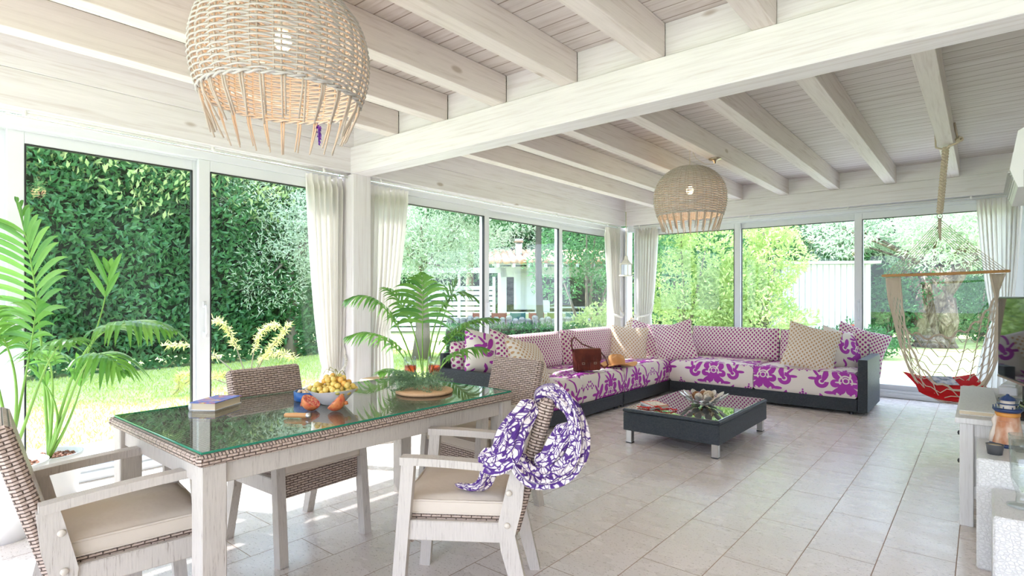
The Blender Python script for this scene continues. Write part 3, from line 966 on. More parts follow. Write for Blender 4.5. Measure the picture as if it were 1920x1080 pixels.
# ================================================================== SOFA
BZ0, BZ1 = .035, .172
VOFF = (.03, .40)
def seat_block(t, x0, x1, y0, y1, zt=.445, mat='damask', name='seat_cushion', z0=BZ1+.002, bulge=.018, off=(0, 0), flip=False):
    """soft upholstered block; uv flows from the front edge over the top"""
    b = MB(); cx, cy = (x0+x1)/2, (y0+y1)/2; hx, hy = (x1-x0)/2, (y1-y0)/2; h = zt-z0
    N = 22
    def prof(k, n): # rounded rectangle parameter -> (-1..1)
        return -1+2*k/n
    def shape(a, c, z01):
        e = .028
        rx = hx-e*(1-math.sqrt(max(0, 1-max(0, (z01-.8)/.2)**2)))-e*(1-math.sqrt(max(0, 1-max(0, (.12-z01)/.12)**2)))*.6
        ry = hy-e*(1-math.sqrt(max(0, 1-max(0, (z01-.8)/.2)**2)))-e*(1-math.sqrt(max(0, 1-max(0, (.12-z01)/.12)**2)))*.6
        bl = bulge*math.sin(PI*z01)*.5
        return rx+bl, ry+bl
    def tp(u, v):
        a, c = (u-.5)*2, (v-.5)*2
        rx, ry = shape(0, 0, 1)
        e = (1-abs(a)**5)*(1-abs(c)**5)
        return (cx+a*rx, cy+c*ry, zt+bulge*e+.003*math.sin(a*7+c*4+off[0]*9))
    b.grid(tp, N, N, uvfn=lambda u, v: (x0+u*2*hx+off[0], y0+v*2*hy+off[1]+VOFF[0]) if not flip else (y0+v*2*hy+off[0], -(x0+u*2*hx)+off[1]+VOFF[1]))
    ring = [(-1+2*k/N, -1) for k in range(N)]+[(1, -1+2*k/N) for k in range(N)]+[(1-2*k/N, 1) for k in range(N)]+[(-1, 1-2*k/N) for k in range(N)]
    m_ = len(ring); J = 8
    for sidx in range(4):
        vs = []; uv = []; fs = []
        for j in range(J+1):
            z01 = j/J
            rx, ry = shape(0, 0, z01)
            for k in range(sidx*N, sidx*N+N+1):
                a, c = ring[k % m_]
                vs.append((cx+a*rx, cy+c*ry, z0+h*z01))
                if not flip:
                    if sidx in (0, 2): uv.append((x0+(a+1)*hx+off[0], y0-(zt-z0)+h*z01+off[1]+VOFF[0]))
                    else: uv.append((y0+(c+1)*hy+off[0], h*z01))
                else:
                    if sidx in (1, 3): uv.append((y0+(c+1)*hy+off[0], -x1-(zt-z0)+h*z01+off[1]+VOFF[1]))
                    else: uv.append((x0+(a+1)*hx, h*z01))
        for j in range(J):
            for k in range(N): fs.append((j*(N+1)+k, j*(N+1)+k+1, (j+1)*(N+1)+k+1, (j+1)*(N+1)+k))
        b.add(vs, fs, uvs=uv, smooth=True)
    return b.build(name, M[mat], t)

def back_block(t, c, wid, ht, th, rz, lean, name='back_cushion', mat='dots_purple'):
    """upright padded back cushion centred at c (bottom centre), facing local -y"""
    b = MB(); N = 18
    def f(sg):
        def g(u, v):
            a, q = (u-.5)*2, (v-.5)*2
            e = (max(0, 1-abs(a)**5)*max(0, 1-abs(q)**5))**.45
            return (a*wid/2*(1-.0*q), sg*th/2*e, ht/2+q*ht/2)
        return g
    Mx = Matrix.Translation(c) @ rotm(0, 0, rz) @ rotm(-lean, 0, 0)
    uvf = lambda u, v: (u*wid, v*ht)
    b.grid(f(-1), N, N, Mx, uvfn=uvf)
    b.grid(lambda u, v: f(1)(1-u, v), N, N, Mx, uvfn=uvf)
    return b.build(name, M[mat], t)

SX0, SX1 = -3.98, -3.16       # left run, back edge and front edge
SY0, SY1 = 7.00, 7.90         # back run, front edge and back edge
# module 1: left end with low arm
def base(t, x0, x1, y0, y1):
    b = MB(); b.box(((x0+x1)/2, (y0+y1)/2, (BZ0+BZ1)/2), (x1-x0, y1-y0, BZ1-BZ0), bev=.006)
    b.box(((x0+x1)/2, (y0+y1)/2, BZ1-.006), (x1-x0+.012, y1-y0+.004, .012), bev=.004); b.build('woven_base', M['rattan_black'], t)
    b = MB()
    for i in (x0+.06, x1-.06):
        for j in (y0+.06, y1-.06): b.lathe([(.025, 0), (.025, BZ0+.01), (0, BZ0+.01)], 12, Matrix.Translation((i, j, 0)))
    b.build('feet', M['black'], t)
t1 = thing('sofa_module', 'left end of the corner sofa with low dark woven arm behind the dining chair', 'sofa', group=None)
base(t1, SX0, SX1, 3.75, 5.765)
b = MB(); b.box(((SX0+SX1)/2-.01, 3.70, .315), (SX1-SX0+.10, .09, .56), bev=.006); b.build('arm', M['rattan_black'], t1)
b = MB(); b.box((SX0-.03, 4.75, .40), (.05, 2.03, .66), bev=.006); b.build('back_frame', M['rattan_black'], t1)
seat_block(t1, SX0+.01, SX1+.005, 3.76, 4.90, flip=True, off=(.1, .02)); seat_block(t1, SX0+.01, SX1+.005, 4.905, 5.76, flip=True, off=(.0, .02))
back_block(t1, (SX0+.12, 4.02, .445), .50, .40, .17, PI/2, R(8)); back_block(t1, (SX0+.12, 4.93, .445), 1.26, .42, .18, PI/2, R(8))
t2 = thing('sofa_module', 'corner piece of the sofa where a brown leather satchel and hat lie', 'sofa')
base(t2, SX0, SX1, 5.785, SY1)
b = MB(); b.box((SX0-.03, 6.84, .40), (.05, 2.12, .66), bev=.006); b.box(((SX0+SX1)/2, SY1+.03, .40), (SX1-SX0, .05, .66), bev=.006); b.build('back_frame', M['rattan_black'], t2)
seat_block(t2, SX0+.01, SX1+.005, 5.79, 6.99, flip=True, off=(.23, .02)); seat_block(t2, SX0+.01, SX1-.0, 6.995, SY1-.01, off=(.05, .1))
back_block(t2, (SX0+.12, 6.22, .445), 1.28, .43, .18, PI/2, R(8)); back_block(t2, (-3.50, SY1-.12, .445), .62, .42, .18, 0, R(8))
t3 = thing('sofa_module', 'long back-wall run of the sofa ending in a dark woven arm', 'sofa')
base(t3, SX1+.01, -1.03, SY0, SY1)
b = MB(); b.box((-.978, (SY0+SY1)/2+.0, .318), (.09, SY1-SY0+.03, .565), bev=.006); b.build('arm', M['rattan_black'], t3)
b = MB(); b.box((-2.09, SY1+.03, .40), (2.1, .05, .62), bev=.006); b.build('back_frame', M['rattan_black'], t3)
seat_block(t3, SX1+.012, -2.10, SY0-.005, SY1-.01, off=(.05, .02)); seat_block(t3, -2.095, -1.032, SY0-.005, SY1-.01, off=(.30, .02))
back_block(t3, (-2.60, SY1-.12, .445), 1.16, .42, .19, 0, R(8)); back_block(t3, (-1.52, SY1-.12, .445), .98, .41, .19, 0, R(8))

# loose cushions
def pillow(label, mat, c, size, rz, lean, roll=0, th=.16, name='throw_pillow', squash=.9):
    """square pillow, c = centre, faces local -y, rolled in its plane"""
    b = MB(); N = 22
    def f(sg):
        def g(u, v):
            a, q = (u-.5)*2, (v-.5)*2
            e = (max(0, 1-a*a)*max(0, 1-q*q))**.42
            pin = 1-.10*(1-a*a*q*q)*(abs(a)**2*(1-q*q)+abs(q)**2*(1-a*a))
            return (a*size/2*pin, sg*th/2*e+.008*math.sin(3*a+2*q)*e, q*size/2*pin*squash/.9)
        return g
    ou, ov = random.random(), random.random()
    uvf = lambda u, v: (u*size+ou, v*size+ov)
    b.grid(f(-1), N, N, uvfn=uvf); b.grid(lambda u, v: f(1)(1-u, v), N, N, uvfn=uvf)
    o = b.build(name, M[mat])
    o.matrix_world = Matrix.Translation(c) @ rotm(0, 0, rz) @ rotm(-lean, 0, 0) @ rotm(0, roll, 0)
    return tag(o, label, 'cushion', 'loose cushions on the corner sofa')
pillow('magenta damask cushion at the left end of the sofa', 'damask', W(908, 662, 5.35), .43, R(78), R(22), R(14), .25)
pillow('purple-dotted cushion second from the left end of the sofa', 'dots_purple', W(952, 668, 5.45), .46, R(92), R(22), R(20), .24)
pillow('tan-dotted cushion slumped behind the pale woven chair', 'dots_tan', W(990, 682, 5.40), .50, R(98), R(30), R(14), .24)
pillow('large tan-dotted cushion in the sofa corner beside the hat', 'dots_tan', W(1176, 648, 7.55), .56, R(38), R(20), R(6), .20)
pillow('tan-dotted cushion mostly hidden behind two others in the sofa corner', 'dots_tan', W(1190, 636, 8.25), .50, R(45), R(10), R(38), .16)
pillow('purple-dotted cushion leaning in the corner right behind the large tan one', 'dots_purple', W(1216, 642, 7.85), .56, R(25), R(18), R(12), .18)
pillow('purple-dotted cushion at the left of the back-wall seats, tilted point up', 'dots_purple', W(1264, 641, 7.55), .54, R(10), R(18), R(-14), .18)
pillow('tan-dotted cushion on the right seat of the back-wall run', 'dots_tan', W(1521, 653, 6.55), .56, R(20), R(22), R(14), .19)
pillow('magenta damask cushion between a tan and a purple-dotted one at the right arm', 'damask', W(1580, 655, 6.65), .50, R(55), R(20), R(14), .17)
pillow('purple-dotted cushion resting on the right sofa arm', 'dots_purple', W(1612, 654, 6.95), .58, R(22), R(26), R(20), .17)

# ================================================================== COFFEE TABLE
def coffee():
    x0, x1, y0, y1 = -2.42, -1.57, 4.40, 5.67; zt = .31
    t = thing('coffee_table', 'low dark woven coffee table with glass top and steel legs', 'coffee table', ((x0+x1)/2, (y0+y1)/2, 0))
    hx, hy = (x1-x0)/2, (y1-y0)/2
    b = MB(); b.box((0, 0, (.112+.268)/2), (2*hx-.012, 2*hy-.012, .156), bev=.005); b.box((0, 0, .285), (2*hx, 2*hy, .026), bev=.008); b.build('woven_body', M['rattan_black'], t)
    b = MB(); b.box((0, 0, .302), (2*hx-.035, 2*hy-.035, .007), bev=.001); b.build('glass_top', M['blackglass'], t)
    for i in (-1, 1):
        for j in (-1, 1):
            b = MB(); b.box((i*(hx-.05), j*(hy-.05), .06), (.052, .052, .11), bev=.003); o = b.build('leg', M['steel'], t)
            b = MB(); b.box((i*(hx-.05), j*(hy-.05), .004), (.054, .054, .008)); b.build('foot_pad', M['black'], o)
coffee()

# ================================================================== CONSOLE, TV, BOXES AT THE RIGHT
def console():
    x0, x1, y0, y1 = -.118, .365, 4.0, 5.46; zt = .605
    t = thing('console_cabinet', 'white painted console cabinet standing against the right wall', 'cabinet', ((x0+x1)/2, (y0+y1)/2, 0))
    hx, hy = (x1-x0)/2, (y1-y0)/2
    b = MB(); b.box((0, 0, zt-.016), (2*hx, 2*hy, .032), bev=.004); b.build('top', M['wpaint'], t)
    for i in (-1, 1):
        for j in (-1, 1):
            b = MB(); b.box((i*(hx-.05), j*(hy-.055), (zt-.032)/2), (.062, .062, zt-.032), bev=.003); b.build('leg', M['wpaint'], t)
    b = MB(); zl, zh = .155, zt-.032
    b.box((0, 0, zl+.012), (2*hx-.09, 2*hy-.09, .022))
    for j in (-1, 1):
        b.box((0, j*(hy-.06), (zl+zh)/2), (2*hx-.15, .014, zh-zl))
        b.box((0, j*(hy-.052), zh-.035), (2*hx-.15, .024, .07)); b.box((0, j*(hy-.052), zl+.035), (2*hx-.15, .024, .07))
    b.box((hx-.03, 0, (zl+zh)/2), (.02, 2*hy-.12, zh-zl))
    b.build('side_panels', M['wpaint'], t)
    for k in range(2):
        yc = -hy/2+.015+k*(hy-.03)
        for q in range(2):
            z = zl+.05+q*.17
            b = MB(); b.box((-hx+.045, yc, z+.07), (.022, hy-.10, .15), bev=.003); o = b.build('drawer', M['wpaint'], t)
            b = MB(); b.lathe([(.0, 0), (.007, 0), (.006, .012), (.014, .022), (.013, .030), (0, .034)], 14, Matrix.Translation((-hx+.034, yc-.0, z+.075)) @ rotm(0, -PI/2, 0)); b.build('knob', M['black'], o)
console()

def tv():
    p0 = Vector((.085, 5.20, 0)); d = Vector((.235, -.972, 0)).normalized()
    ang = math.atan2(d.y, d.x)
    t = thing('television', 'flat black-framed television standing angled on the white console', 'television', (p0.x, p0.y, .605), ang)
    Wd, z0, z1 = .93, .115, .672
    # local x along the screen, screen faces local -y (towards the room)
    b = MB(); b.box((Wd/2, .018, (z0+z1)/2), (Wd, .036, z1-z0), bev=.006); b.build('housing', M['black'], t)
    b = MB(); b.box((Wd/2, -.0025, (z0+z1)/2+.005), (Wd-.03, .004, z1-z0-.035)); b.build('screen', M['screen'], t)
    b = MB(); b.box((Wd/2, -.003, z0+.008), (Wd, .006, .012)); b.build('bezel', M['brass'], t)
    b = MB(); b.box((Wd/2, .02, .06), (.05, .03, .13)); b.box((Wd/2, .02, .006), (.34, .20, .012), bev=.004); b.build('stand', M['black'], t)
tv()

def croc_box(label, x0, x1, y0, y1, z):
    t = thing('leather_cube', label, 'side table', ((x0+x1)/2, (y0+y1)/2, 0))
    b = MB(); b.box((0, 0, z/2), (x1-x0, y1-y0, z), bev=.008); b.build('body', M['croc'], t)
croc_box('tall white crocodile-embossed side cube with the lighthouse and candle cups', -.022, .36, 3.43, 3.93, .521)
croc_box('lower white crocodile-embossed side cube in the bottom right corner', .032, .36, 2.955, 3.405, .402)

# ================================================================== WALL-MOUNTED AIR CONDITIONER
b = MB()
prof = [(.0, 0.0), (.235, .0), (.268, .10), (.235, .30), (.21, .315), (0, .32)]
y0_, y1_ = 4.02, 4.86
vs = [(XR-x_, y0_, 1.86+z_) for x_, z_ in prof]+[(XR-x_, y1_, 1.86+z_) for x_, z_ in prof]; n_ = len(prof)
t = thing('air_conditioner', 'white wall-mounted air conditioner at the upper right edge', 'air conditioner')
b.add(vs, [tuple(range(n_)), tuple(range(2*n_-1, n_-1, -1))]+[(i, n_+i, n_+(i+1) % n_, (i+1) % n_) for i in range(n_)])
b.build('housing', M['white'], t)
b = MB()
for k in range(5):
    z_ = 1.885+k*.016; b.box((XR-.238-.008*k, (y0_+y1_)/2, z_), (.010, y1_-y0_-.06, .006))
b.box((XR-.21, y0_-.002, 1.90), (.006, .004, .10)); b.box((XR-.14, y0_-.003, 2.0), (.012, .004, .012))
b.build('louvre', plain('grey vent', (.5, .5, .48), .5), t)

# ================================================================== THINGS ON THE DINING TABLE
TZ = .7505
def at(px, py, z):
    """world point on the horizontal plane z seen at a pixel"""
    a = (px-960)/1055.3; b_ = (555.5-py)/1055.3; t_ = (z-1.28)/b_
    return Vector(((-SN+a*CS)*t_, (CS+a*SN)*t_, z))
def book(label, c, rz, sx, sy, h, cover, group=None):
    t = thing('book', label, 'book', c, rz, group)
    b = MB(); b.box((.004, 0, h/2), (sx-.014, sy-.010, h-.006)); b.build('pages', M['paper'], t)
    b = MB(); b.box((0, 0, .0015), (sx, sy, .003)); b.box((0, 0, h-.0015), (sx, sy, .003), mi=1)
    b.tube([(-sx/2+.004, -sy/2, h/2), (-sx/2+.004, sy/2, h/2)], h/2, 12, mi=0, flat=(.45, 1)); b.build('cover', [M['white'], cover], t)
    return t
m = Mat('cream page edges', (.74, .62, .42), .9); x, y, z = m.xyz('Object'); m.col(m.mix((z*2500).sin()*.3+.3, (.78, .67, .48), (.62, .50, .34))); M['paper'] = m.m
m = Mat('blue and red book cover', (.1, .12, .5), .35)
x, y, z = m.xyz('Object')
g = m.noise(m.vec(x*9, y*14), 1.6, 3, .6, 1.0)
c = m.ramp(g, [(.38, (.05, .08, .42)), (.48, (.10, .16, .62)), (.54, (.55, .06, .12)), (.60, (.75, .55, .12)), (.66, (.15, .25, .70))]); m.col(c); M['cover_blue'] = m.m
book('thick paperback with a blue and red cover on the left of the table glass', (-2.83, 1.165, TZ), R(-57)+PI/2, .13, .205, .036, M['cover_blue'])

b = MB(); b.lathe([(.0, .0), (.075, 0), (.082, .004), (.084, .048), (.079, .048), (.077, .008), (0, .008)], 40)
t = thing('blue_dish', 'round dark blue dish of nuts beside the grapes', 'dish', (-2.635, 1.55, TZ))
b.build('dish', plain('blue enamel', (.015, .10, .32), .35), t)
nb = MB()
for k in range(46):
    a = random.random()*6.3; r_ = .066*math.sqrt(random.random()); nb.ball((r_*math.cos(a), r_*math.sin(a), .040+random.random()*.006), (.011, .008, .007), 8, 5, None)
tag(nb.build('nuts', plain('pale nuts', (.72, .55, .36), .6), t), kind='stuff')

# grape bowl
BC = Vector((-2.46, 1.56, TZ))
t = thing('fruit_bowl', 'white oval ceramic bowl holding the bunch of grapes', 'bowl', tuple(BC), R(22))
def bowlf(u, v):
    a = 2*PI*u
    prof = [(0, .004), (.055, .004), (.060, .0), (.070, .008), (.105, .038), (.138, .066), (.143, .068), (.137, .064), (.10, .036), (.06, .014), (0, .012)]
    k = v*(len(prof)-1); i = min(int(k), len(prof)-2); f_ = k-i
    r_ = prof[i][0]*(1-f_)+prof[i+1][0]*f_; z_ = prof[i][1]*(1-f_)+prof[i+1][1]*f_
    return (r_*math.cos(a)*.95, r_*math.sin(a)*.72, z_+.012*(r_/.14)**2*abs(math.cos(a)))
b = MB(); b.grid(bowlf, 48, 30, wrap_u=True); b.build('bowl', M['ceramic'], t)
t = thing('grape_bunch', 'bunch of yellow-green grapes piled in the white bowl', 'grapes', tuple(BC))
rg = random.Random(3)
m = Mat('yellow green grape skin', (.76, .56, .15), .25, spec=.5); m.p.inputs['Subsurface Weight'].default_value = .25; m.p.inputs['Subsurface Radius'].default_value = (.02, .015, .004)
m.p.inputs['Subsurface Scale'].default_value = .5; M['grape'] = m.m
M['grape2'] = plain('amber grape skin', (.80, .44, .09), .3)
M['grape3'] = plain('green grape skin', (.62, .58, .16), .25)
pts = []
tries = 0
while len(pts) < 84 and tries < 8000:
    tries += 1
    q = Vector((rg.uniform(-.125, .125), rg.uniform(-.08, .08), rg.uniform(.04, .165)))
    q2 = rotm(0, 0, R(22)) @ Vector((q.x, q.y, q.z))
    e = (q.x/.13)**2+(q.y/.085)**2
    if e > 1: continue
    top_ = .062+.105*(1-e)*(1-.45*(.5-q.x/.26))
    if q.z > top_: continue
    if q.z < .035+.04*e: continue
    q2 = Vector((q2.x, q2.y, q.z))
    if all((q2-p).length > .0235 for p in pts): pts.append(q2)
gm = MB(); gm.ball((0, 0, 0), (.0135, .0135, .0148), 16, 10)
g0 = gm.build('grape', M['grape'], t); g0.location = pts[0]
meshes = [g0.data]
for mt in ('grape2', 'grape3'):
    mm = g0.data.copy(); mm.materials.clear(); mm.materials.append(M[mt]); meshes.append(mm)
for k, p in enumerate(pts[1:]):
    c = g0.copy(); c.data = meshes[[0, 0, 0, 1, 0, 2, 0][k % 7]]; c.location = p; s_ = rg.uniform(.9, 1.15); c.scale = (s_, s_, s_); c.rotation_euler = (rg.random(), rg.random(), 0)
    c.parent = t; col.objects.link(c)
b = MB()
for k in range(4):
    a = random.random()*6.3
    b.tube([(.03, .0, .12), (.05+.02*math.cos(a), .02*math.sin(a), .165), (.03+.05*math.cos(a), .045*math.sin(a), .17+random.random()*.02), (.03+.07*math.cos(a), .06*math.sin(a), .15)], .0016, 5)
b.build('stem', plain('green stalk', (.25, .25, .06), .6), t)

# pomegranate halves
m = Mat('pomegranate seeds', (.5, .03, .02), .25)
vo = m.n('ShaderNodeTexVoronoi'); vo.inputs['Scale'].default_value = 110
x, y, z = m.xyz('Object'); m.l(m.vec(x, y, z), vo.inputs['Vector'])
m.col(m.mix(X(m.nt, vo.outputs['Distance']).soft(.3, .7), (.55, .02, .03), (.80, .35, .20))); m.bump(1-X(m.nt, vo.outputs['Distance']), .6, .004); M['pomseed'] = m.m
m = Mat('pomegranate rind', (.55, .10, .04), .35)
x, y, z = m.xyz('Object'); g = m.noise(m.vec(x*30, y*30, z*30), 1, 4, .6); m.col(m.ramp(g, [(.35, (.62, .07, .04)), (.6, (.80, .30, .10)), (.75, (.30, .08, .04))])); M['pomskin'] = m.m
def pom(label, c, rot):
    t = thing('pomegranate_half', label, 'fruit', c); t.rotation_euler = Vector(rot).to_track_quat('Z', 'Y').to_euler()
    b = MB(); r_ = .045
    b.lathe([(0, -r_)]+[(r_*math.sin(a), -r_*math.cos(a)) for a in [PI/2*k/10 for k in range(1, 11)]]+[(r_*.96, .003), (r_*.90, .001)], 28); b.build('rind', M['pomskin'], t)
    b = MB(); b.grid(lambda u, v: (v*r_*.92*math.cos(2*PI*u), v*r_*.92*math.sin(2*PI*u), .003+.002*math.sin(9*u*2*PI)*v), 28, 8, wrap_u=True); b.build('seeds', M['pomseed'], t)
    b = MB(); b.lathe([(.010, 0), (.013, -.014), (.009, -.014), (.006, -.004)], 10, Matrix.Translation((.0, .030, -.034)) @ rotm(R(-40), 0, 0)); b.build('crown', M['pomskin'], t)
pom('left half of a cut red pomegranate, cut face showing seeds', tuple(at(577, 772, TZ)+Vector((-.02, .03, .043))), (CS*.50-SN*-.10, SN*.50+CS*-.10, .72))
pom('right half of the cut pomegranate leaning against the grape bowl', tuple(at(622, 774, TZ)+Vector((-.02, .03, .046))), (-CS*.62-SN*-.12, -SN*.62+CS*-.12, .62))
t = thing('pocket_knife', 'folding knife with an orange wood handle lying before the pomegranate', 'knife', (-2.285, 1.275, TZ), R(35))
b = MB(); b.tube([(-.055, 0, .012), (-.05, 0, .012), (0, 0, .013), (.045, 0, .012), (.052, 0, .012)], [.006, .010, .0115, .011, .010], 12); b.build('handle', M['bamboo'], t)
b = MB(); b.tube([(.046, 0, .012), (.062, 0, .012)], .0118, 14); b.build('collar', M['steel'], t)
b = MB(); b.add([(-.05, .012, .013), (.04, .014, .013), (.045, .006, .013), (-.06, .006, .013), (-.05, .012, .0145), (.04, .014, .0145), (.045, .006, .0145), (-.06, .006, .0145)], [(0, 3, 2, 1), (4, 5, 6, 7), (0, 1, 5, 4), (2, 3, 7, 6), (1, 2, 6, 5), (0, 4, 7, 3)]); b.build('blade', M['steel'], t)

# round board with rosemary, two glasses
BD = Vector((-2.36, 2.07, TZ))
t = thing('serving_board', 'round pale wooden board under the rosemary', 'board', tuple(BD))
b = MB(); b.lathe([(0, 0), (.150, 0), (.156, .004), (.156, .014), (.150, .018), (0, .018)], 48); b.build('board', M['oak'], t)

def leaf_mesh(name, base, tip, width, mat, parent=None, fold=.25, rnd=None):
    """leaves from arrays: base points, tip points, half widths"""
    base = np.asarray(base, float); tip = np.asarray(tip, float); n = len(base)
    width = np.broadcast_to(np.asarray(width, float), (n,))
    d = tip-base; L = np.linalg.norm(d, axis=1, keepdims=True); dn = d/np.maximum(L, 1e-6)
    r_ = rng.normal(size=(n, 3)); side = np.cross(dn, r_); side /= np.maximum(np.linalg.norm(side, axis=1, keepdims=True), 1e-6)
    nor = np.cross(side, dn)
    mid = base+d*.45+nor*L*fold*.35
    v = np.empty((n, 4, 3)); v[:, 0] = base; v[:, 1] = mid+side*width[:, None]; v[:, 2] = tip; v[:, 3] = mid-side*width[:, None]
    idx = (np.arange(n)*4)[:, None]
    faces = np.concatenate([idx+np.array([[0, 1, 2]]), idx+np.array([[0, 2, 3]])], axis=1).reshape(-1)
    return tri_mesh(name, v.reshape(-1, 3), faces, mat, parent, np.repeat(rng.random(n) if rnd is None else rnd, 4))
def tri_mesh(name, verts, faces, mat, parent=None, rnd=None):
    me = bpy.data.meshes.new(name)
    nv = len(verts); nf = len(faces)//3
    me.vertices.add(nv); me.vertices.foreach_set('co', np.asarray(verts, np.float32).reshape(-1))
    me.loops.add(nf*3); me.loops.foreach_set('vertex_index', np.asarray(faces, np.int32))
    me.polygons.add(nf); me.polygons.foreach_set('loop_start', np.arange(nf, dtype=np.int32)*3)
    me.polygons.foreach_set('use_smooth', np.zeros(nf, bool))
    me.materials.append(mat)
    if rnd is not None:
        at_ = me.attributes.new('rnd', 'FLOAT', 'POINT'); at_.data.foreach_set('value', np.asarray(rnd, np.float32))
    me.update(calc_edges=True)
    o = bpy.data.objects.new(name, me); col.objects.link(o)
    if parent: o.parent = parent
    return o

t = thing('rosemary_bunch', 'bunch of fresh green rosemary sprigs on the round board', 'herbs', tuple(BD+Vector((-.03, -.03, .018))))
rb = random.Random(5)
for k in range(48):
    a = rb.uniform(-.9, .9)+(PI if rb.random() < .5 else 0)+R(35); s0 = Vector((rb.uniform(-.04, .04), rb.uniform(-.05, .05), .012+rb.random()*.075))
    d = Vector((math.cos(a), math.sin(a), rb.uniform(-.1, .5))).normalized(); L_ = rb.uniform(.10, .17)
    bs = []; tp = []; pl = []
    for i in range(46):
        u = i/45; p = s0+d*L_*u+Vector((0, 0, -.10*u*u*L_*3)); p.z = max(p.z, .004)
        pl.append(p)
        for q in range(2):
            e = Vector((rb.gauss(0, 1), rb.gauss(0, 1), rb.gauss(0, 1))).normalized()*.7+d*.6
            bs.append(p); tp.append(p+e.normalized()*rb.uniform(.014, .024))
    for i in range(len(tp)): tp[i].z = max(tp[i].z, .003)
    o = leaf_mesh('sprig', bs, tp, .0016, M['rosemary'], t, 0)
def wine_glass(label, c):
    t = thing('wine_glass', label, 'glass', c)
    b = MB(); b.lathe([(0, 0), (.034, 0), (.035, .002), (.006, .008), (.004, .02), (.004, .050), (.010, .057), (.028, .070), (.037, .095), (.0375, .135), (.034, .172), (.0320, .172), (.0355, .135), (.0355, .096), (.026, .072), (.008, .061), (0, .060)], 28); b.build('glass', M['clear'], t)
    b = MB(); b.lathe([(0, .062), (.026, .073), (.0350, .096), (.0352, .120), (0, .1205)], 28); b.build('wine', M['wine'], t)
m = Mat('rose wine', (.75, .06, .04), .05); m.p.inputs['Transmission Weight'].default_value = .7; m.p.inputs['Emission Strength'].default_value = 0; M['wine2'] = m.m
wine_glass('glass of red-orange wine at the back of the table, the left one', (-2.60, 2.17, TZ))
wine_glass('glass of red-orange wine at the back of the table, the right one', (-2.50, 2.27, TZ))

# ================================================================== ON THE COFFEE TABLE
CZ = .3058
t = thing('petal_bowl', 'openwork silver bowl of petal shapes holding woven balls', 'bowl', (-1.93, 5.0, CZ))
b = MB()
b.lathe([(0, .0), (.04, .0), (.045, .004), (0, .006)], 20)
for ringn, (n_, rr, zz, L_, tilt) in enumerate([(6, .045, .004, .075, .15), (9, .09, .018, .085, .45), (13, .145, .052, .085, .62)]):
    for k in range(n_):
        a = 2*PI*(k+.5*ringn)/n_
        o_ = Vector((math.cos(a), math.sin(a), 0)); sd = Vector((-math.sin(a), math.cos(a), 0)); up_ = Vector((0, 0, 1))
        def pf(u, v, o_=o_, sd=sd, rr=rr, zz=zz, L_=L_, tilt=tilt):
            s_ = (u-.5)*2; l = v*L_
            wd = .030*math.sin(PI*min(1, v*.92+.08))**.7
            return o_*(rr+l*math.cos(tilt))+sd*(s_*wd)+Vector((0, 0, zz+l*math.sin(tilt)+.006*s_*s_))
        b.grid(pf, 4, 6)
        b.grid(lambda u, v: pf(1-u, v)-Vector((0, 0, .0015)), 4, 6)
b.build('petals', plain('satin silver', (.72, .69, .63), .35, .6), t)
def deco_ball(label, c, r_, mat):
    b = MB()
    rr = random.Random(int(c[0]*1000))
    for k in range(13):
        ax = Vector((rr.gauss(0, 1), rr.gauss(0, 1), rr.gauss(0, 1))).normalized(); u_ = ax.orthogonal().normalized(); v_ = ax.cross(u_)
        b.tube([(u_*math.cos(a)+v_*math.sin(a))*r_ for a in [2*PI*i/24 for i in range(24)]], .0028, 5, closed=True)
    b.ball((0, 0, 0), r_*.72, 14, 10)
    o = b.build('decorative_ball', mat); o.location = c
    tag(o, label, 'ornament', 'balls in the petal bowl')
M['ball1'] = plain('pale wicker', (.74, .60, .42), .7); M['ball2'] = plain('brown wicker', (.42, .20, .08), .7); M['ball3'] = plain('cream shell', (.80, .70, .58), .5)
for k, (dx, dy, r_, mt, lb) in enumerate([(.04, .02, .045, 'ball1', 'large pale woven ball in the petal bowl'), (-.06, -.015, .036, 'ball2', 'brown woven ball at the left of the petal bowl'), (-.015, -.07, .034, 'ball3', 'cream ball at the front of the petal bowl'), (-.02, .065, .036, 'ball2', 'brown woven ball at the back of the petal bowl'), (.06, -.065, .030, 'ball3', 'small cream ball at the front right of the petal bowl')]):
    deco_ball(lb, (-1.93+dx, 5.0+dy, CZ+.058+r_*.5), r_, M[mt])
m = Mat('red-framed magazine cover', (.8, .7, .6), .3)
x, y, z = m.xyz('Object')
inn = (x.abs().lt(.065))*((y+.01).abs().lt(.092))
m.col(m.mix(inn, (.75, .10, .04), m.ramp(m.noise(m.vec(x*20, y*20), 2, 3), [(.35, (.35, .22, .14)), (.5, (.78, .66, .52)), (.7, (.85, .80, .74))]))); M['cover_red'] = m.m
book('small book with a red border lying on the coffee table', (-2.24, 4.66, CZ), R(55), .155, .225, .022, M['cover_red'])
t = thing('coral_necklace', 'red coral bead necklace in front of the red book', 'necklace', (-2.19, 4.48, CZ))
rb = random.Random(9)
beads = []
for k in range(64):
    u = k/63
    beads.append(Vector((-.12+.30*u+.02*math.sin(9*u), .03*math.sin(14*u)+.02*math.cos(23*u)-.02+.10*u, .007+.006*rb.random()+(.012 if .3 < u < .9 else 0)*rb.random())))
bm_ = MB(); bm_.ball((0, 0, 0), (.0085, .006, .0055), 8, 6)
b0 = bm_.build('bead', plain('red coral', (.62, .02, .015), .3), t); b0.location = beads[0]
for p in beads[1:]:
    c = b0.copy(); c.location = p; s_ = rb.uniform(.6, 1.35); c.scale = (s_,)*3; c.rotation_euler = (0, 0, rb.random()*3); c.parent = t; col.objects.link(c)

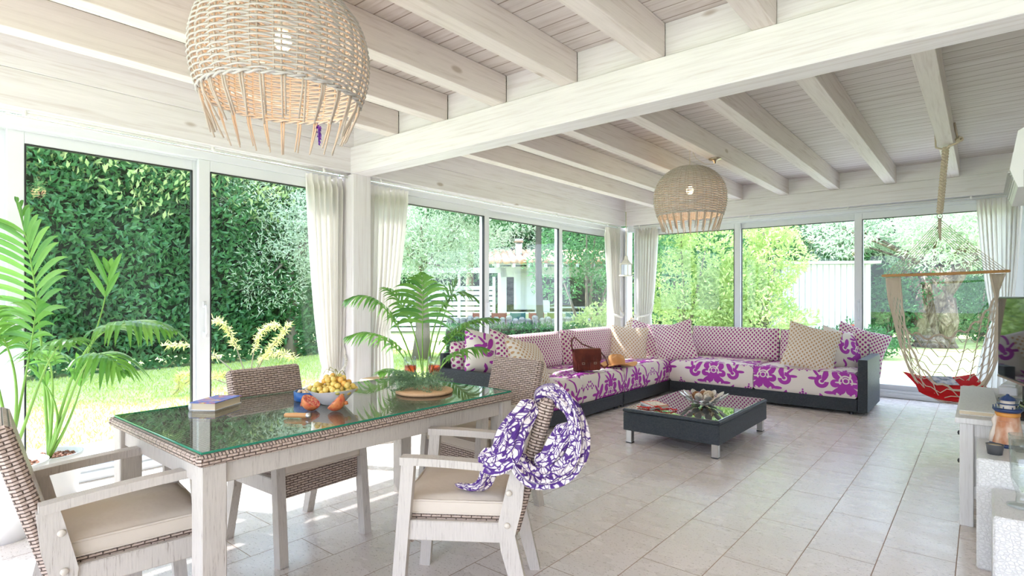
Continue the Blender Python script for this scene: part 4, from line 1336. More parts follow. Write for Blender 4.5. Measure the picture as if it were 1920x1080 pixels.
# ================================================================== SATCHEL AND HAT ON THE SOFA
SM = (0.455)
M['leather'] = Mat('brown leather', (.17, .035, .02), .28, spec=.5).m
mm_ = Mat('brown leather', (.17, .035, .02), .3, spec=.5); x, y, z = mm_.xyz('Object'); g = mm_.noise(mm_.vec(x*9, y*9, z*9), 1, 4, .6); mm_.col(mm_.ramp(g, [(.35, (.09, .014, .009)), (.65, (.19, .035, .02))])); M['leather'] = mm_.m
def satchel():
    c = W(1101, 672, 6.13); 
    t = thing('satchel', 'brown leather satchel with two buckled straps leaning on the sofa back', 'bag', (c.x, c.y, .468), R(64))
    w_, h_, d_ = .31, .235, .085
    t.rotation_euler = (R(-8), 0, R(60))
    b = MB(); b.box((0, 0, h_/2), (w_, d_, h_), bev=.016); b.build('body', M['leather'], t)
    b = MB()
    def flap(u, v):
        a = (u-.5)*2
        if v < .3: return (a*(w_/2+.003), d_/2-(d_+.008)*(v/.3), h_+.004+.006*math.sin(PI*v/.3))
        k = (v-.3)/.7
        z = h_+.002-k*h_*.62*(1-.08*abs(a)**6); wd = 1-.05*max(0, k-.8)*5*abs(a)
        return (a*(w_/2+.003)*wd, -d_/2-.008-.004*math.sin(PI*k), z)
    b.grid(flap, 16, 16); b.build('flap', M['leather'], t)
    for s_ in (-1, 1):
        b = MB(); X_ = s_*.072
        b.box((X_, -d_/2-.015, h_*.34), (.024, .006, .16), bev=.002)
        b.tube([(X_+.018*math.cos(a), -d_/2-.016, h_*.50+.026*math.sin(a)) for a in [2*PI*k/16 for k in range(16)]], .003, 5, closed=True)
        o = b.build('strap', M['leather'], t)
        b = MB(); P_ = [(X_-.016, -d_/2-.021, h_*.30), (X_+.016, -d_/2-.021, h_*.30), (X_+.016, -d_/2-.021, h_*.37), (X_-.016, -d_/2-.021, h_*.37)]; b.tube(P_, .0028, 6, closed=True); b.build('buckle', M['brass'], o)
    b = MB(); b.box((-.072, -d_/2-.008, .05), (.12, .012, .085), bev=.005); b.box((.072, -d_/2-.008, .05), (.12, .012, .085), bev=.005); b.build('front_pocket', M['leather'], t)
    b = MB()
    P_ = [(-w_/2, .0, h_-.03), (-w_/2-.012, .0, h_+.03), (-w_/2+.005, .03, h_+.10), (-.10, .065, h_+.14), (.0, .075, h_+.06), (.10, .07, h_+.02), (w_/2+.02, .03, h_-.01), (w_/2+.075, -.02, .13), (w_/2+.085, -.04, .05), (w_/2+.03, -.05, .02), (w_/2, -.02, .06)]
    b.tube(P_, .012, 6, flat=(.25, 1)); b.build('shoulder_strap', M['leather'], t)
satchel()
def hat():
    c = at(1158, 686, .47)
    t = thing('sun_hat', 'soft orange straw sun hat lying on the sofa seat', 'hat', (c.x-.05, c.y+.06, .470), R(40))
    prof = [(.0, .115), (.05, .112), (.082, .095), (.092, .06), (.095, .02), (.10, .008), (.15, .005), (.20, .010), (.225, .004), (.20, .0), (.11, .0)]
    def f(u, v):
        a = 2*PI*u; k = v*(len(prof)-1); i = min(int(k), len(prof)-2); e = k-i
        r_ = prof[i][0]*(1-e)+prof[i+1][0]*e; z = prof[i][1]*(1-e)+prof[i+1][1]*e
        wv = (r_/.2)**2
        return (r_*math.cos(a)*(1.05+.06*math.sin(2*a+1)), r_*math.sin(a)*.92, max(.0, z*(1+.12*math.sin(3*a))+wv*.014*(1+math.sin(4*a+1))))
    b = MB(); b.grid(f, 48, 40, wrap_u=True); b.build('hat', plain('orange straw cloth', (.66, .33, .12), .85), t)
hat()

# ================================================================== THINGS ON THE CONSOLE AND CUBES
def slab_book(label, c, rz, sx, sy, h, mat, name='book'):
    t = thing(name, label, 'book', c, rz)
    b = MB(); b.box((0, 0, h-.002), (sx, sy, .004), bev=.001); b.box((0, 0, .002), (sx, sy, .004), bev=.001); b.build('cover', mat, t)
    b = MB(); b.box((-.003, .003, h/2), (sx-.008, sy-.008, h-.008)); b.build('pages', M['paper'], t)
slab_book('large white album on the white console', (-.022, 4.66, .6055), R(1), .18, 1.10, .026, M['wpaint'], 'album')
b = MB(); b.box((0, 0, .03), (.10, .34, .06), bev=.006); b.box((0, .0, .065), (.08, .30, .012), bev=.004)
t = thing('white_box', 'small white box under the left end of the television', 'box', (.155, 5.25, .6055), R(-8)); b.build('box', M['white'], t)
b = MB(); b.box((0, 0, .028), (.16, .40, .056), bev=.004)
t = thing('satellite_box', 'glossy black media box in front of the television', 'media player', (.235, 4.30, .6055), R(-4)); b.build('box', M['screen'], t)

def lighthouse():
    t = thing('lighthouse_figurine', 'blue and orange ceramic lighthouse lantern on the tall white cube', 'figurine', (.098, 3.80, .5215))
    blue = plain('navy glaze', (.025, .05, .14), .35); sand = plain('sandy ceramic', (.58, .32, .20), .6); cream = plain('cream ceramic', (.72, .62, .52), .6)
    org = plain('orange glaze', (.62, .26, .05), .4)
    m = Mat('mottled orange and cream ceramic', (.6, .4, .3), .6); x, y, z = m.xyz('Object'); m.col(m.ramp(m.noise(m.vec(x*18, y*18, z*9), 1, 4), [(.38, (.50, .20, .09)), (.55, (.68, .45, .32)), (.7, (.76, .66, .56))])); 
    b = MB(); b.lathe([(0, 0), (.072, 0), (.072, .014), (.066, .018)], 28); b.build('base', blue, t)
    b = MB(); b.lathe([(.066, .018), (.058, .06), (.050, .12), (.046, .165), (.0, .165)], 28); b.box((-.012, -.052, .13), (.05, .004, .003)); b.build('tower', m.m, t)
    b = MB(); b.lathe([(.046, .150), (.050, .155), (.050, .172), (.0, .172)], 28); b.build('collar', org, t)
    b = MB(); b.lathe([(.0, .172), (.050, .172), (.060, .184), (.060, .190), (.0, .190)], 28); 
    for k in range(10):
        a = 2*PI*k/10; b.tube([(.056*math.cos(a), .056*math.sin(a), .19), (.056*math.cos(a), .056*math.sin(a), .204)], .0025, 5)
    b.build('gallery', blue, t)
    b = MB(); b.lathe([(.030, .19), (.028, .232), (.0, .232)], 20); b.build('lantern_room', cream, t)
    b = MB(); b.lathe([(.0, .212), (.044, .212), (.044, .216), (.0, .216)], 24); b.lathe([(.036, .232), (.026, .246), (.008, .256), (.006, .262), (.0, .264)], 24); b.build('roof', blue, t)
    b = MB()
    b.tube([(-.064, -.02, .018), (-.058, -.02, .06), (-.050, -.018, .10), (-.052, -.016, .13), (-.044, -.014, .16)], [.010, .012, .008, .012, .006], 8); b.build('rocks', cream, t)
lighthouse()
t = thing('candle_cup', 'dark grey candle cup on the tall white cube', 'candle holder', (.046, 3.565, .5215))
b = MB(); b.lathe([(0, 0), (.028, 0), (.034, .045), (.036, .048), (.032, .048), (.030, .042), (0, .040)], 24); b.build('cup', plain('dark grey metal', (.13, .13, .14), .4, .3), t)
b = MB(); b.lathe([(0, .041), (.0295, .041), (.0295, .043), (0, .043)], 20); b.build('wax', M['paper'], t)
t = thing('glass_votive', 'clear glass votive beside the candle cup', 'candle holder', (.150, 3.70, .5215))
b = MB(); b.lathe([(0, 0), (.028, 0), (.040, .02), (.042, .052), (.038, .052), (.036, .022), (.026, .006), (0, .006)], 24); b.build('cup', M['clear'], t)
t = thing('glass_vase', 'tall clear glass vase on the lower white cube at the right edge', 'vase', (.128, 3.165, .4025))
b = MB(); b.lathe([(0, 0), (.05, 0), (.052, .006), (.022, .014), (.020, .05), (.038, .12), (.045, .30), (.042, .30), (.035, .12), (.0, .06)], 28); b.build('vase', M['clear'], t)

# lantern in the far corner
t = thing('hanging_lantern', 'small cream metal lantern hanging on a cord in the far room corner', 'lantern', tuple(W(1174, 518, 9.1)))
b = MB(); 
b.box((0, 0, .01), (.17, .17, .02), bev=.004); b.box((0, 0, .20), (.16, .16, .02), bev=.004)
for i in (-1, 1):
    for j in (-1, 1): b.box((i*.065, j*.065, .105), (.014, .014, .18))
b.lathe([(.085, .21), (.035, .27), (.03, .31), (.018, .33), (0, .335)], 4, rotm(0, 0, PI/4), smooth=False)
b.build('frame', plain('cream metal', (.66, .60, .50), .5), t)
b = MB(); b.box((0, 0, .105), (.12, .12, .17)); b.build('glass', M['clear'], t)
b = MB(); b.tube([(0, 0, .33), (0, 0, 1.04)], .006, 6); b.build('cord', M['rope'], t)

# white pedestal beside the left wall
t = thing('pedestal_table', 'small white round pedestal stand beyond the dining table', 'side table', (-4.14, 3.10, 0))
b = MB(); b.lathe([(0, 0), (.17, 0), (.175, .01), (.17, .03), (.06, .045), (.03, .08), (.028, .42), (.05, .50), (.05, .515), (0, .515)], 36); b.build('base', M['white'], t)
b = MB(); b.lathe([(0, .515), (.165, .515), (.17, .522), (.17, .534), (.165, .540), (0, .540)], 40); b.build('top', M['oak'], t)

# ================================================================== HAMMOCK CHAIR
def hammock():
    C0 = W(1773, 513, 5.28); C0.z = 1.492
    Lp = W(1658, 517, 5.42); Rp = W(1889, 509, 5.14); Lp.z = 1.478; Rp.z = 1.510
    ax = (Rp-Lp); hw = ax.length/2; ax.normalize(); ax_h = Vector((ax.x, ax.y, 0)).normalized()
    dep = Vector((0, 0, 1)).cross(ax_h)          # away from the camera
    if dep.y < 0: dep = -dep
    O = (Lp+Rp)/2
    t = thing('hammock_chair', 'rope hammock chair with a wooden spreader bar hanging from a ceiling joist', 'hammock chair', tuple(O))
    def P(x_, d_, z_): return ax_h*x_+dep*d_+Vector((0, 0, z_-O.z+ (ax.z*x_)))+Vector((0, 0, 0))
    b = MB(); b.tube([P(-hw-.02, 0, O.z), P(-hw, 0, O.z), P(0, 0, O.z-.004), P(hw, 0, O.z), P(hw+.02, 0, O.z)], [.010, .014, .015, .014, .010], 10); b.build('spreader_bar', M['bamboo'], t)
    ringp = W(1762, 405, 5.28)-O; topj = Vector((-.262, 6.62, 2.675))-O
    b = MB(); b.tube([ringp+Vector((CS*.025*math.cos(a), SN*.025*math.cos(a), .025*math.sin(a))) for a in [2*PI*k/20 for k in range(20)]], .0045, 6, closed=True); b.build('ring', M['steel'], t)
    b = MB()
    n = 90; A = ringp+Vector((0, 0, .025)); B = topj+Vector((0, 0, -.01))
    for s_ in range(3):
        pts = []
        for i in range(n+1):
            u = i/n; a = u*46+s_*2*PI/3
            pts.append(A.lerp(B, u)+Vector((CS*.018*math.cos(a), SN*.018*math.cos(a), 0))+Vector((-SN, CS, 0))*.010*math.sin(2*a))
        b.tube(pts, .0125, 6)
    b.build('hanging_rope', M['rope'], t)
    # loop round the joist with a knot on its right
    b = MB(); jl, jr = -.327-.01, -.199
    for s_ in (0, .02):
        b.tube([topj+Vector((0, s_, -.03)), Vector((jl, 6.62+s_, 2.68))-O, Vector((jl-.004, 6.63+s_, 2.80))-O, Vector((jl, 6.64, 2.885))-O], .008, 6)
        b.tube([topj+Vector((0, s_, -.03)), Vector((-.24, 6.60+s_, 2.672))-O, Vector((jr+.03, 6.58+s_, 2.69))-O, Vector((jr+.012, 6.60, 2.80))-O, Vector((jr, 6.62, 2.885))-O], .009, 6)
    kc = Vector((jr+.035, 6.58, 2.715))-O
    for k in range(4):
        ax1 = Vector((random.gauss(0, 1), random.gauss(0, 1), random.gauss(0, 1))).normalized(); u_ = ax1.orthogonal().normalized(); v_ = ax1.cross(u_)
        b.tube([kc+(u_*math.cos(a)+v_*math.sin(a))*.024 for a in [2*PI*i/14 for i in range(14)]], .009, 6, closed=True)
    b.build('knot', M['rope'], t)
    # fan of cords from the ring to the bar ends
    for sgn in (-1, 1):
        b = MB()
        for k in range(8):
            e = P(sgn*(hw-.01-.027*k), 0, O.z+.012)
            s0 = ringp+Vector((0, 0, -.03-.022*k))
            m_ = s0.lerp(e, .5)+Vector((0, 0, -.012))
            b.tube([s0, m_, e], .0028, 5)
        for k in range(5):
            u = .25+.15*k
            p = [(ringp+Vector((0, 0, -.03-.022*q))).lerp(P(sgn*(hw-.01-.0176*q), 0, O.z+.012), u+.02*math.sin(q)) for q in range(0, 9)]
        b.build('fan_cords', M['rope'], t)
    b = MB(); b.tube([ringp+Vector((0, 0, -.02)), ringp+Vector((.0, 0, -.12)), ringp+Vector((.004, 0, -.23))], [.014, .013, .008], 8); b.build('wrapped_cord', M['rope'], t)
    # net: surface S(u,v) u across, v back edge -> front edge
    def S(u, v):
        a = PI*u; ex = .62
        cx_ = -math.cos(a); cx_ = math.copysign(abs(cx_)**.80, cx_)
        sn = math.sin(a)**ex if math.sin(a) > 0 else 0
        zb = [(.0, .57), (.15, .78), (.35, 1.02), (.55, 1.15), (.75, 1.17), (.9, 1.10), (1.0, 1.00)]
        for i in range(len(zb)-1):
            if zb[i][0] <= v <= zb[i+1][0]+1e-9:
                f_ = (v-zb[i][0])/(zb[i+1][0]-zb[i][0]); D_ = zb[i][1]*(1-f_)+zb[i+1][1]*f_; break
        dd = .20-.52*v
        wx = (hw-.02-.11*v*(1-sn))*(1-.28*sn*(1-.3*abs(cx_)))
        return P(cx_*wx, dd*sn, O.z-.02-D_*sn)
    nu, nv = 30, 17
    for j in range(nv+1):       # zigzag cords across give diamond meshes
        b = MB(); pts = []
        for i in range(nu*2+1):
            u = i/(nu*2); u = u-.9*math.sin(2*PI*u)/(2*PI); amp = .5/nv if 6 < i < nu*2-6 else 0
            v = min(1, max(0, j/nv+amp*(1 if (i+j*1) % 4 in (0, 1) else -1)*.98))
            pts.append(S(u, v))
        b.tube(pts, .0042 if 0 < j < nv else .0095, 5 if 0 < j < nv else 6)
        b.build('net_cord', M['rope'], t)
    return S, O, P, hw
S_, HO, HP, hhw = hammock()
hc = HP(0, -.04, .415)+HO
def hpil(u, v, sg):
    a, q = (u-.5)*2, (v-.5)*2
    e = (max(0, 1-a*a)*max(0, 1-q*q))**.42
    return (a*.30*(1-.08*(1-q*q)), q*.22, sg*.050*e+.07*a*a)
b = MB(); b.grid(lambda u, v: hpil(u, v, 1), 22, 22); b.grid(lambda u, v: hpil(1-u, v, -1), 22, 22)
o = b.build('red_cushion', M['red']); o.location = hc; o.rotation_euler = (R(18), 0, math.atan2((HP(1, 0, 0)-HP(0, 0, 0)).y, (HP(1, 0, 0)-HP(0, 0, 0)).x))
tag(o, 'bright red cushion lying in the hammock chair', 'cushion')
m = Mat('pale blue and grey magazine cover', (.6, .65, .75), .3); x, y, z = m.xyz('Object'); m.col(m.ramp(m.noise(m.vec(x*12, y*12), 1.5, 3), [(.38, (.10, .16, .26)), (.5, (.50, .55, .72)), (.62, (.78, .78, .84))])); M['cover_pale'] = m.m
t = book('book with a pale blue cover on the red hammock cushion', tuple(hc+Vector((-.03, .02, .062))), 0, .21, .15, .018, M['cover_pale']); t.rotation_euler = (R(24), 0, R(28))

# ================================================================== PALMS
def frond(parent, p0, p1, p2, p3, s0, n, leaf, wid, droop=.5, spread=1.05, r0=.010, hang=0.0, tipf=.45):
    """stem p0-p1-p2-p3 (bezier, parent space); leaflets from parameter s0 to the tip"""
    p0, p1, p2, p3 = map(Vector, (p0, p1, p2, p3))
    def B(t_): return p0*(1-t_)**3+p1*3*t_*(1-t_)**2+p2*3*t_*t_*(1-t_)+p3*t_**3
    def D(t_): return (B(min(1, t_+.01))-B(max(0, t_-.01))).normalized()
    st = MB(); K = 26
    st.tube([B(k/K) for k in range(K+1)], [r0*(1-.82*k/K) for k in range(K+1)], 6)
    o = st.build('frond', M['palmstem'], parent)
    vs = []; fs = []; rn = []
    for k in range(n):
        s_ = s0+(1-s0)*(k+.5)/n
        p = B(s_); d = D(s_)
        q = (k+.5)/n
        side0 = d.cross(Vector((0, 0, 1)))
        if side0.length < .2: side0 = d.cross(Vector((SN, -CS, .1)))
        side0.normalize(); upv = side0.cross(d).normalized()
        Lk = leaf*(math.sin(PI*min(1, .18+q*.80))**.7)*(1-(1-tipf)*q**3)*random.uniform(.9, 1.08)
        for sg in (-1, 1):
            ang = spread*(1-.62*q)+random.uniform(-.08, .08)
            dir0 = (d*math.cos(ang)+side0*sg*math.sin(ang)+upv*(.28-hang)).normalized()
            wv = dir0.cross(upv).normalized()
            prev = len(vs); M_ = 7
            for j in range(M_+1):
                u = j/M_
                c_ = p+dir0*Lk*u+Vector((0, 0, -droop*Lk*u**2.2))
                ww = wid*1.35*(math.sin(PI*min(1, .12+.88*u))**.8)*(1 if u < 1 else .05)
                nrm = (upv*.25)
                vs += [c_+wv*ww, c_-nrm*ww*.9, c_-wv*ww]
            for j in range(M_):
                a = prev+3*j; 
                for (i0, i1) in ((0, 1), (1, 2)):
                    fs += [a+i0, a+i1, a+3+i1, a+i0, a+3+i1, a+3+i0]
            rn += [random.random()]*(3*(M_+1))
    tri_mesh('leaflets', [tuple(v) for v in vs], fs, M['palm'], o, rn)
    return o
M['palmstem'] = plain('palm stem', (.20, .38, .06), .45)
M['soil'] = plain('clay pebbles', (.30, .14, .09), .8)
def pot(t, r_top, r_bot, h):
    b = MB(); b.lathe([(0, 0), (r_bot, 0), (r_bot+(r_top-r_bot)*.75, h*.6), (r_top, h*.92), (r_top+.004, h), (r_top-.012, h), (r_top-.016, h*.9), (0, h*.88)], 48); b.build('pot', M['planter'], t)
    pb = MB(); rr = random.Random(2)
    for k in range(260):
        a = rr.random()*6.3; q = (r_top-.03)*math.sqrt(rr.random()); pb.ball((q*math.cos(a), q*math.sin(a), h*.9+rr.random()*.012), (.011, .009, .007), 6, 4)
    tag(pb.build('pebbles', M['soil'], t), kind='stuff')
def fr(t, base, specs):
    """specs: list of pixel paths [(px,py,t) x3], start, count, leaf, width, droop"""
    o = Vector(t.location)
    for (a, b_, c, s0, n, leaf, wd, dr, *rest) in specs:
        kw = rest[0] if rest else {}
        frond(t, base, W(*a)-o, W(*b_)-o, W(*c)-o, s0, n, leaf, wd, dr, **kw)
# palm in the planter by the left window
P1 = W(92, 945, 3.42); P1.z = 0
t = thing('potted_palm', 'tall kentia palm in a white planter by the left window', 'plant', tuple(P1))
pot(t, .165, .125, .325)
fr(t, (0, 0, .30), [
    ((80, 700, 3.45), (78, 520, 3.42), (28, 372, 3.38), .52, 15, .46, .013, .35, {'spread': 1.0}),
    ((135, 680, 3.4), (170, 560, 3.35), (330, 620, 3.25), .60, 17, .34, .012, .75),
    ((105, 740, 3.42), (80, 585, 3.45), (-70, 620, 3.5), .58, 15, .30, .012, .75),
    ((150, 700, 3.35), (165, 610, 3.3), (235, 700, 3.15), .58, 10, .26, .012, .8),
    ((130, 730, 3.4), (200, 610, 3.5), (205, 500, 3.5), .80, 3, .30, .014, .2, {'spread': .5}),
    ((100, 740, 3.42), (110, 650, 3.3), (60, 660, 3.1), .62, 8, .24, .012, .8),
    ((120, 790, 3.4), (112, 745, 3.35), (60, 690, 3.35), .75, 3, .17, .012, .3, {'spread': .6}),
    ((135, 790, 3.42), (150, 735, 3.42), (160, 690, 3.4), .72, 3, .22, .015, .2, {'spread': .45}),
])
P2 = W(-2, 1005, 3.0); P2.z = 0
t = thing('potted_palm', 'kentia palm in a larger white planter at the left edge behind the chair', 'plant', tuple(P2))
pot(t, .205, .165, .385)
fr(t, (0.03, .03, .36), [
    ((40, 760, 3.05), (50, 640, 3.1), (-60, 560, 3.15), .66, 12, .32, .012, .6),
    ((20, 760, 3.0), (-30, 620, 3.0), (-90, 520, 3.0), .6, 10, .34, .012, .5),
    ((60, 780, 3.08), (90, 620, 3.1), (140, 640, 3.0), .72, 7, .22, .012, .8),
    ((30, 790, 3.08), (60, 660, 3.12), (70, 560, 3.15), .74, 6, .26, .012, .5),
])
# palm beyond the table
P3 = W(797, 800, 4.85); P3.z = 0
t = thing('potted_palm', 'arching green palm in a white pot between the table and the sofa', 'plant', tuple(P3))
pot(t, .16, .13, .34)
fr(t, (0, 0, .32), [
    ((790, 720, 4.85), (793, 600, 4.85), (792, 512, 4.8), .66, 11, .42, .014, .55, {'spread': 1.25}),
    ((770, 660, 4.8), (735, 530, 4.75), (648, 562, 4.6), .52, 16, .34, .012, .8),
    ((775, 700, 4.8), (745, 600, 4.6), (648, 632, 4.45), .52, 14, .32, .012, .75),
    ((800, 680, 4.8), (850, 590, 4.7), (935, 598, 4.6), .50, 17, .34, .012, .6),
    ((800, 640, 4.85), (820, 520, 4.9), (890, 560, 4.9), .55, 13, .32, .012, .7),
    ((795, 690, 4.9), (775, 560, 5.0), (720, 540, 5.05), .58, 12, .34, .012, .6),
    ((805, 700, 4.8), (850, 640, 4.6), (915, 655, 4.5), .55, 12, .27, .012, .7),
    ((780, 720, 4.75), (765, 680, 4.6), (712, 700, 4.45), .55, 10, .24, .012, .6),
    ((796, 690, 4.9), (840, 560, 5.0), (858, 528, 5.0), .68, 8, .34, .013, .4),
])

# ================================================================== GARDEN
GZ = -.06
b = MB(); b.box((0, 15, GZ-.16), (110, 110, .3)); struct('ground', b, M['lawn'])
b = MB(); b.box((-5.46, 3.0, -.035), (1.05, 12.6, .07)); b.box((-1.5, 9.86, -.035), (9.0, 2.62, .07)); b.box((5.2, 3.0, -.036), (3.4, 14, .07)); b.box((-1, -4.2, -.037), (14, 3.0, .07)); struct('terrace', b, M['terrace'])
# lawn blades near the terrace: short tufts
n = 26000
gx = rng.uniform(-11.5, -6.02, n); gy = rng.uniform(-1.5, 9, n)
bs = np.stack([gx, gy, np.full(n, GZ-.005)], 1); tp = bs+np.stack([rng.normal(0, .02, n), rng.normal(0, .02, n), rng.uniform(.025, .06, n)], 1)
M['blade'] = leafmat('grass blades', (.30, .46, .08), (.62, .70, .22), .4)
tag(leaf_mesh('lawn_grass', bs, tp, .006, M['blade']), 'short sunlit lawn grass outside the windows', 'grass', kind='stuff')

def dirs(n): 
    v = rng.normal(size=(n, 3)); return v/np.linalg.norm(v, axis=1, keepdims=True)
def box_hedge(name, label, cat, x0, x1, y0, y1, z0, z1, n, leaf, wid, mat, core=(.02, .06, .02), group=None, bump_=.25, top_var=.3):
    """clipped or loose wall of leaves with a dark twiggy core"""
    t = thing(name, label, cat, ((x0+x1)/2, (y0+y1)/2, z0), group=group)
    hx, hy, h = (x1-x0)/2, (y1-y0)/2, z1-z0
    # points on the shell
    A = [2*hy*h, 2*hy*h, 2*hx*h, 2*hx*h, 4*hx*hy]
    pr = np.array(A)/sum(A); f = rng.choice(5, n, p=pr); a = rng.uniform(-1, 1, n); c = rng.uniform(0, 1, n); c2 = rng.uniform(-1, 1, n)
    P = np.zeros((n, 3)); N = np.zeros((n, 3))
    for k, (sx_, axx) in enumerate(((-1, 0), (1, 0), (-1, 1), (1, 1))):
        m_ = f == k
        if axx == 0: P[m_] = np.stack([np.full(m_.sum(), sx_*hx), a[m_]*hy, c[m_]*h], 1); N[m_, 0] = sx_
        else: P[m_] = np.stack([a[m_]*hx, np.full(m_.sum(), sx_*hy), c[m_]*h], 1); N[m_, 1] = sx_
    m_ = f == 4; P[m_] = np.stack([a[m_]*hx, c2[m_]*hy, np.full(m_.sum(), h)], 1); N[m_, 2] = 1
    lump = bump_*(np.sin(P[:, 1]*2.1+P[:, 2]*1.7)+np.sin(P[:, 1]*4.3+1+P[:, 0]*3)*.6+np.sin(P[:, 2]*5.1+P[:, 1])*.5)
    P += N*(lump[:, None]*.5-rng.uniform(0, 1, n)[:, None]**2*.35)
    P[:, 2] = np.where(P[:, 2] > h*.9, P[:, 2]+top_var*np.sin(P[:, 1]*3+P[:, 0]*2)*.5, P[:, 2])
    P[:, 2] = np.maximum(P[:, 2], .02)
    d = N*.55+dirs(n)*.75+np.array([0, 0, .35]); d /= np.linalg.norm(d, axis=1, keepdims=True)
    Lh = leaf*rng.uniform(.7, 1.25, n)
    leaf_mesh('foliage', P, P+d*Lh[:, None], wid*rng.uniform(.8, 1.2, n), M[mat], t, .3)
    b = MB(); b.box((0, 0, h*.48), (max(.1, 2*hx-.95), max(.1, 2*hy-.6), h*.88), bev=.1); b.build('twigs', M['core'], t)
    return t
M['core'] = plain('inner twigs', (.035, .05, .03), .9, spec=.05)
def blob_tree(name, label, cat, c, blobs, n, leaf, wid, mat, trunk=None, bark='bark', group=None, twig=True):
    """tree or shrub from leafy lumps; c = foot; blobs = (dx,dy,z,rx,ry,rz)"""
    t = thing(name, label, cat, c, group=group)
    vol = np.array([b_[3]*b_[4]+b_[3]*b_[5] for b_ in blobs]); pr = vol/vol.sum()
    k = rng.choice(len(blobs), n, p=pr); Bb = np.array(blobs)[k]
    d = dirs(n); rr = rng.uniform(.45, 1, n)**.5
    lump = 1+.16*np.sin(d[:, 0]*6+k)+.14*np.sin(d[:, 1]*7+2*k)+.12*np.sin(d[:, 2]*8+k)
    P = Bb[:, :3]+d*Bb[:, 3:6]*(rr*lump)[:, None]
    P[:, 2] = np.maximum(P[:, 2], .02)
    dd = d*.6+dirs(n)*.8+np.array([0, 0, .15]); dd /= np.linalg.norm(dd, axis=1, keepdims=True)
    Lh = leaf*rng.uniform(.7, 1.3, n)
    Q = P+dd*Lh[:, None]; Q[:, 2] = np.maximum(Q[:, 2], .01)
    leaf_mesh('foliage', P, Q, wid*rng.uniform(.8, 1.2, n), M[mat], t, .25)
    b = MB()
    if trunk:
        for (pts, rs) in trunk: b.tube(pts, rs, 10)
        top_ = Vector(trunk[0][0][-1])
    else: top_ = Vector((0, 0, .1)); b.tube([(0, 0, 0), (0, 0, .3)], .04, 6)
    for b_ in blobs[:14]:
        e = Vector(b_[:3]); b.tube([top_, top_.lerp(e, .5)+Vector((0, 0, .05)), e], [.05, .03, .012], 6)
    b.build('trunk', M[bark], t)
    return t

# long laurel hedge on the left
box_hedge('laurel_hedge', 'tall dense dark green laurel hedge beyond the left windows', 'hedge', -13.0, -11.75, -5.0, 7.0, GZ, 4.3, 64000, .155, .036, 'laurel', top_var=.7)
# pale leaves, backlight on the hedge top put into their colour
P = np.stack([rng.uniform(-12.9, -11.6, 3200), rng.uniform(-4, 6.4, 3200), np.zeros(3200)], 1); P[:, 2] = 2.9+1.9*rng.random(3200)**.8+.3*np.sin(P[:, 1]*3)
P[:, 0] = -11.75+.35*rng.normal(size=3200)*.5
d = dirs(3200)*.7+np.array([.5, 0, .6]); d /= np.linalg.norm(d, axis=1, keepdims=True)
tt = thing('hedge_lit_top', 'pale leaves painted as sunlit along the top of the left laurel hedge', 'hedge')
leaf_mesh('lit_leaves', P, P+d*.16, .032, M['laurel_light'], tt, .35)
b = MB(); b.box((-11.9, 7.9, .40), (.35, 1.4, .95), bev=.02); tag(b.build('garden_wall', plain('pale blue-grey render', (.50, .55, .58), .8)), 'low grey rendered wall at the end of the laurel hedge', 'garden wall')
# silvery olive trees
def olive(label, px, t_, z, r_, n=15000, trunk_r=.16, lean=0.0, seedk=0, group=None, leaf=.105, foot=None):
    c = W(px, 555, t_); 
    rr = random.Random(seedk)
    bl = []
    for k in range(15):
        a = rr.random()*6.3; q = r_*.62*math.sqrt(rr.random())
        s_ = rr.uniform(.34, .55)*r_
        bl.append((q*math.cos(a)+lean, q*math.sin(a), z-GZ+rr.uniform(-.45, .55)*r_, s_, s_, s_*rr.uniform(.7, 1)))
    tr = [([(0, 0, 0), (.05, .0, .6), (-.04, .05, 1.2), (.05+lean*.4, 0, z-.4)], [trunk_r*1.4, trunk_r, trunk_r*.9, trunk_r*.6])]
    return blob_tree('olive_tree', label, 'tree', (c.x, c.y, GZ), bl, n, leaf, .013, 'olive', tr, 'bark', group)
olive('silvery olive tree between the laurel hedge and the white post', 545, 12.6, 2.55, 1.75, 15000, .12, 0, 1)
olive('olive tree with a dark trunk seen through the window right of the post', 790, 12.0, 2.45, 1.7, 15000, .15, 0, 2)
olive('olive tree standing further back beyond the slatted fence', 880, 19.0, 4.0, 2.4, 12000, .16, 0, 3, leaf=.14)
# tree with slim trunk in front of the small house
tc_ = W(1010, 600, 11.2)
blob_tree('shade_tree', 'slim-trunked tree in front of the small white house', 'tree', (tc_.x, tc_.y, GZ),
          [(0, 0, 3.5, 1.5, 1.5, .8), (-.9, -.6, 3.4, 1.0, 1.0, .6), (.9, .6, 3.4, 1.1, 1.1, .65), (.2, -.2, 4.2, 1.3, 1.3, .8), (-1.5, -1.2, 3.5, .9, .9, .5), (1.5, 1.2, 3.3, .9, .9, .6)], 11000, .12, .022, 'dark_leaf',
          [([(0, 0, 0), (.03, 0, 1.0), (-.03, .02, 2.2), (.02, 0, 3.3)], [.12, .075, .065, .05])], 'darkbark')
tc_ = W(1100, 600, 13.0)
blob_tree('garden_shrub', 'mid green bushy tree left of the far corner curtains', 'tree', (tc_.x, tc_.y, GZ),
          [(0, 0, 2.9, 1.0, 1.0, .9), (-.5, -.4, 2.0, .7, .7, .8), (.5, .4, 2.1, .9, .9, 1.0), (.2, .2, 3.8, 1.2, 1.2, .9), (.9, .7, 3.0, .8, .8, 1.2)], 9000, .11, .020, 'laurel')
tc_ = W(1108, 640, 10.6)
blob_tree('garden_shrub', 'low yellow-green shrub by the far corner', 'shrub', (tc_.x, tc_.y, GZ), [(0, 0, .55, .5, .5, .55), (.3, .25, .8, .3, .3, .4)], 2600, .09, .018, 'laurel_light')
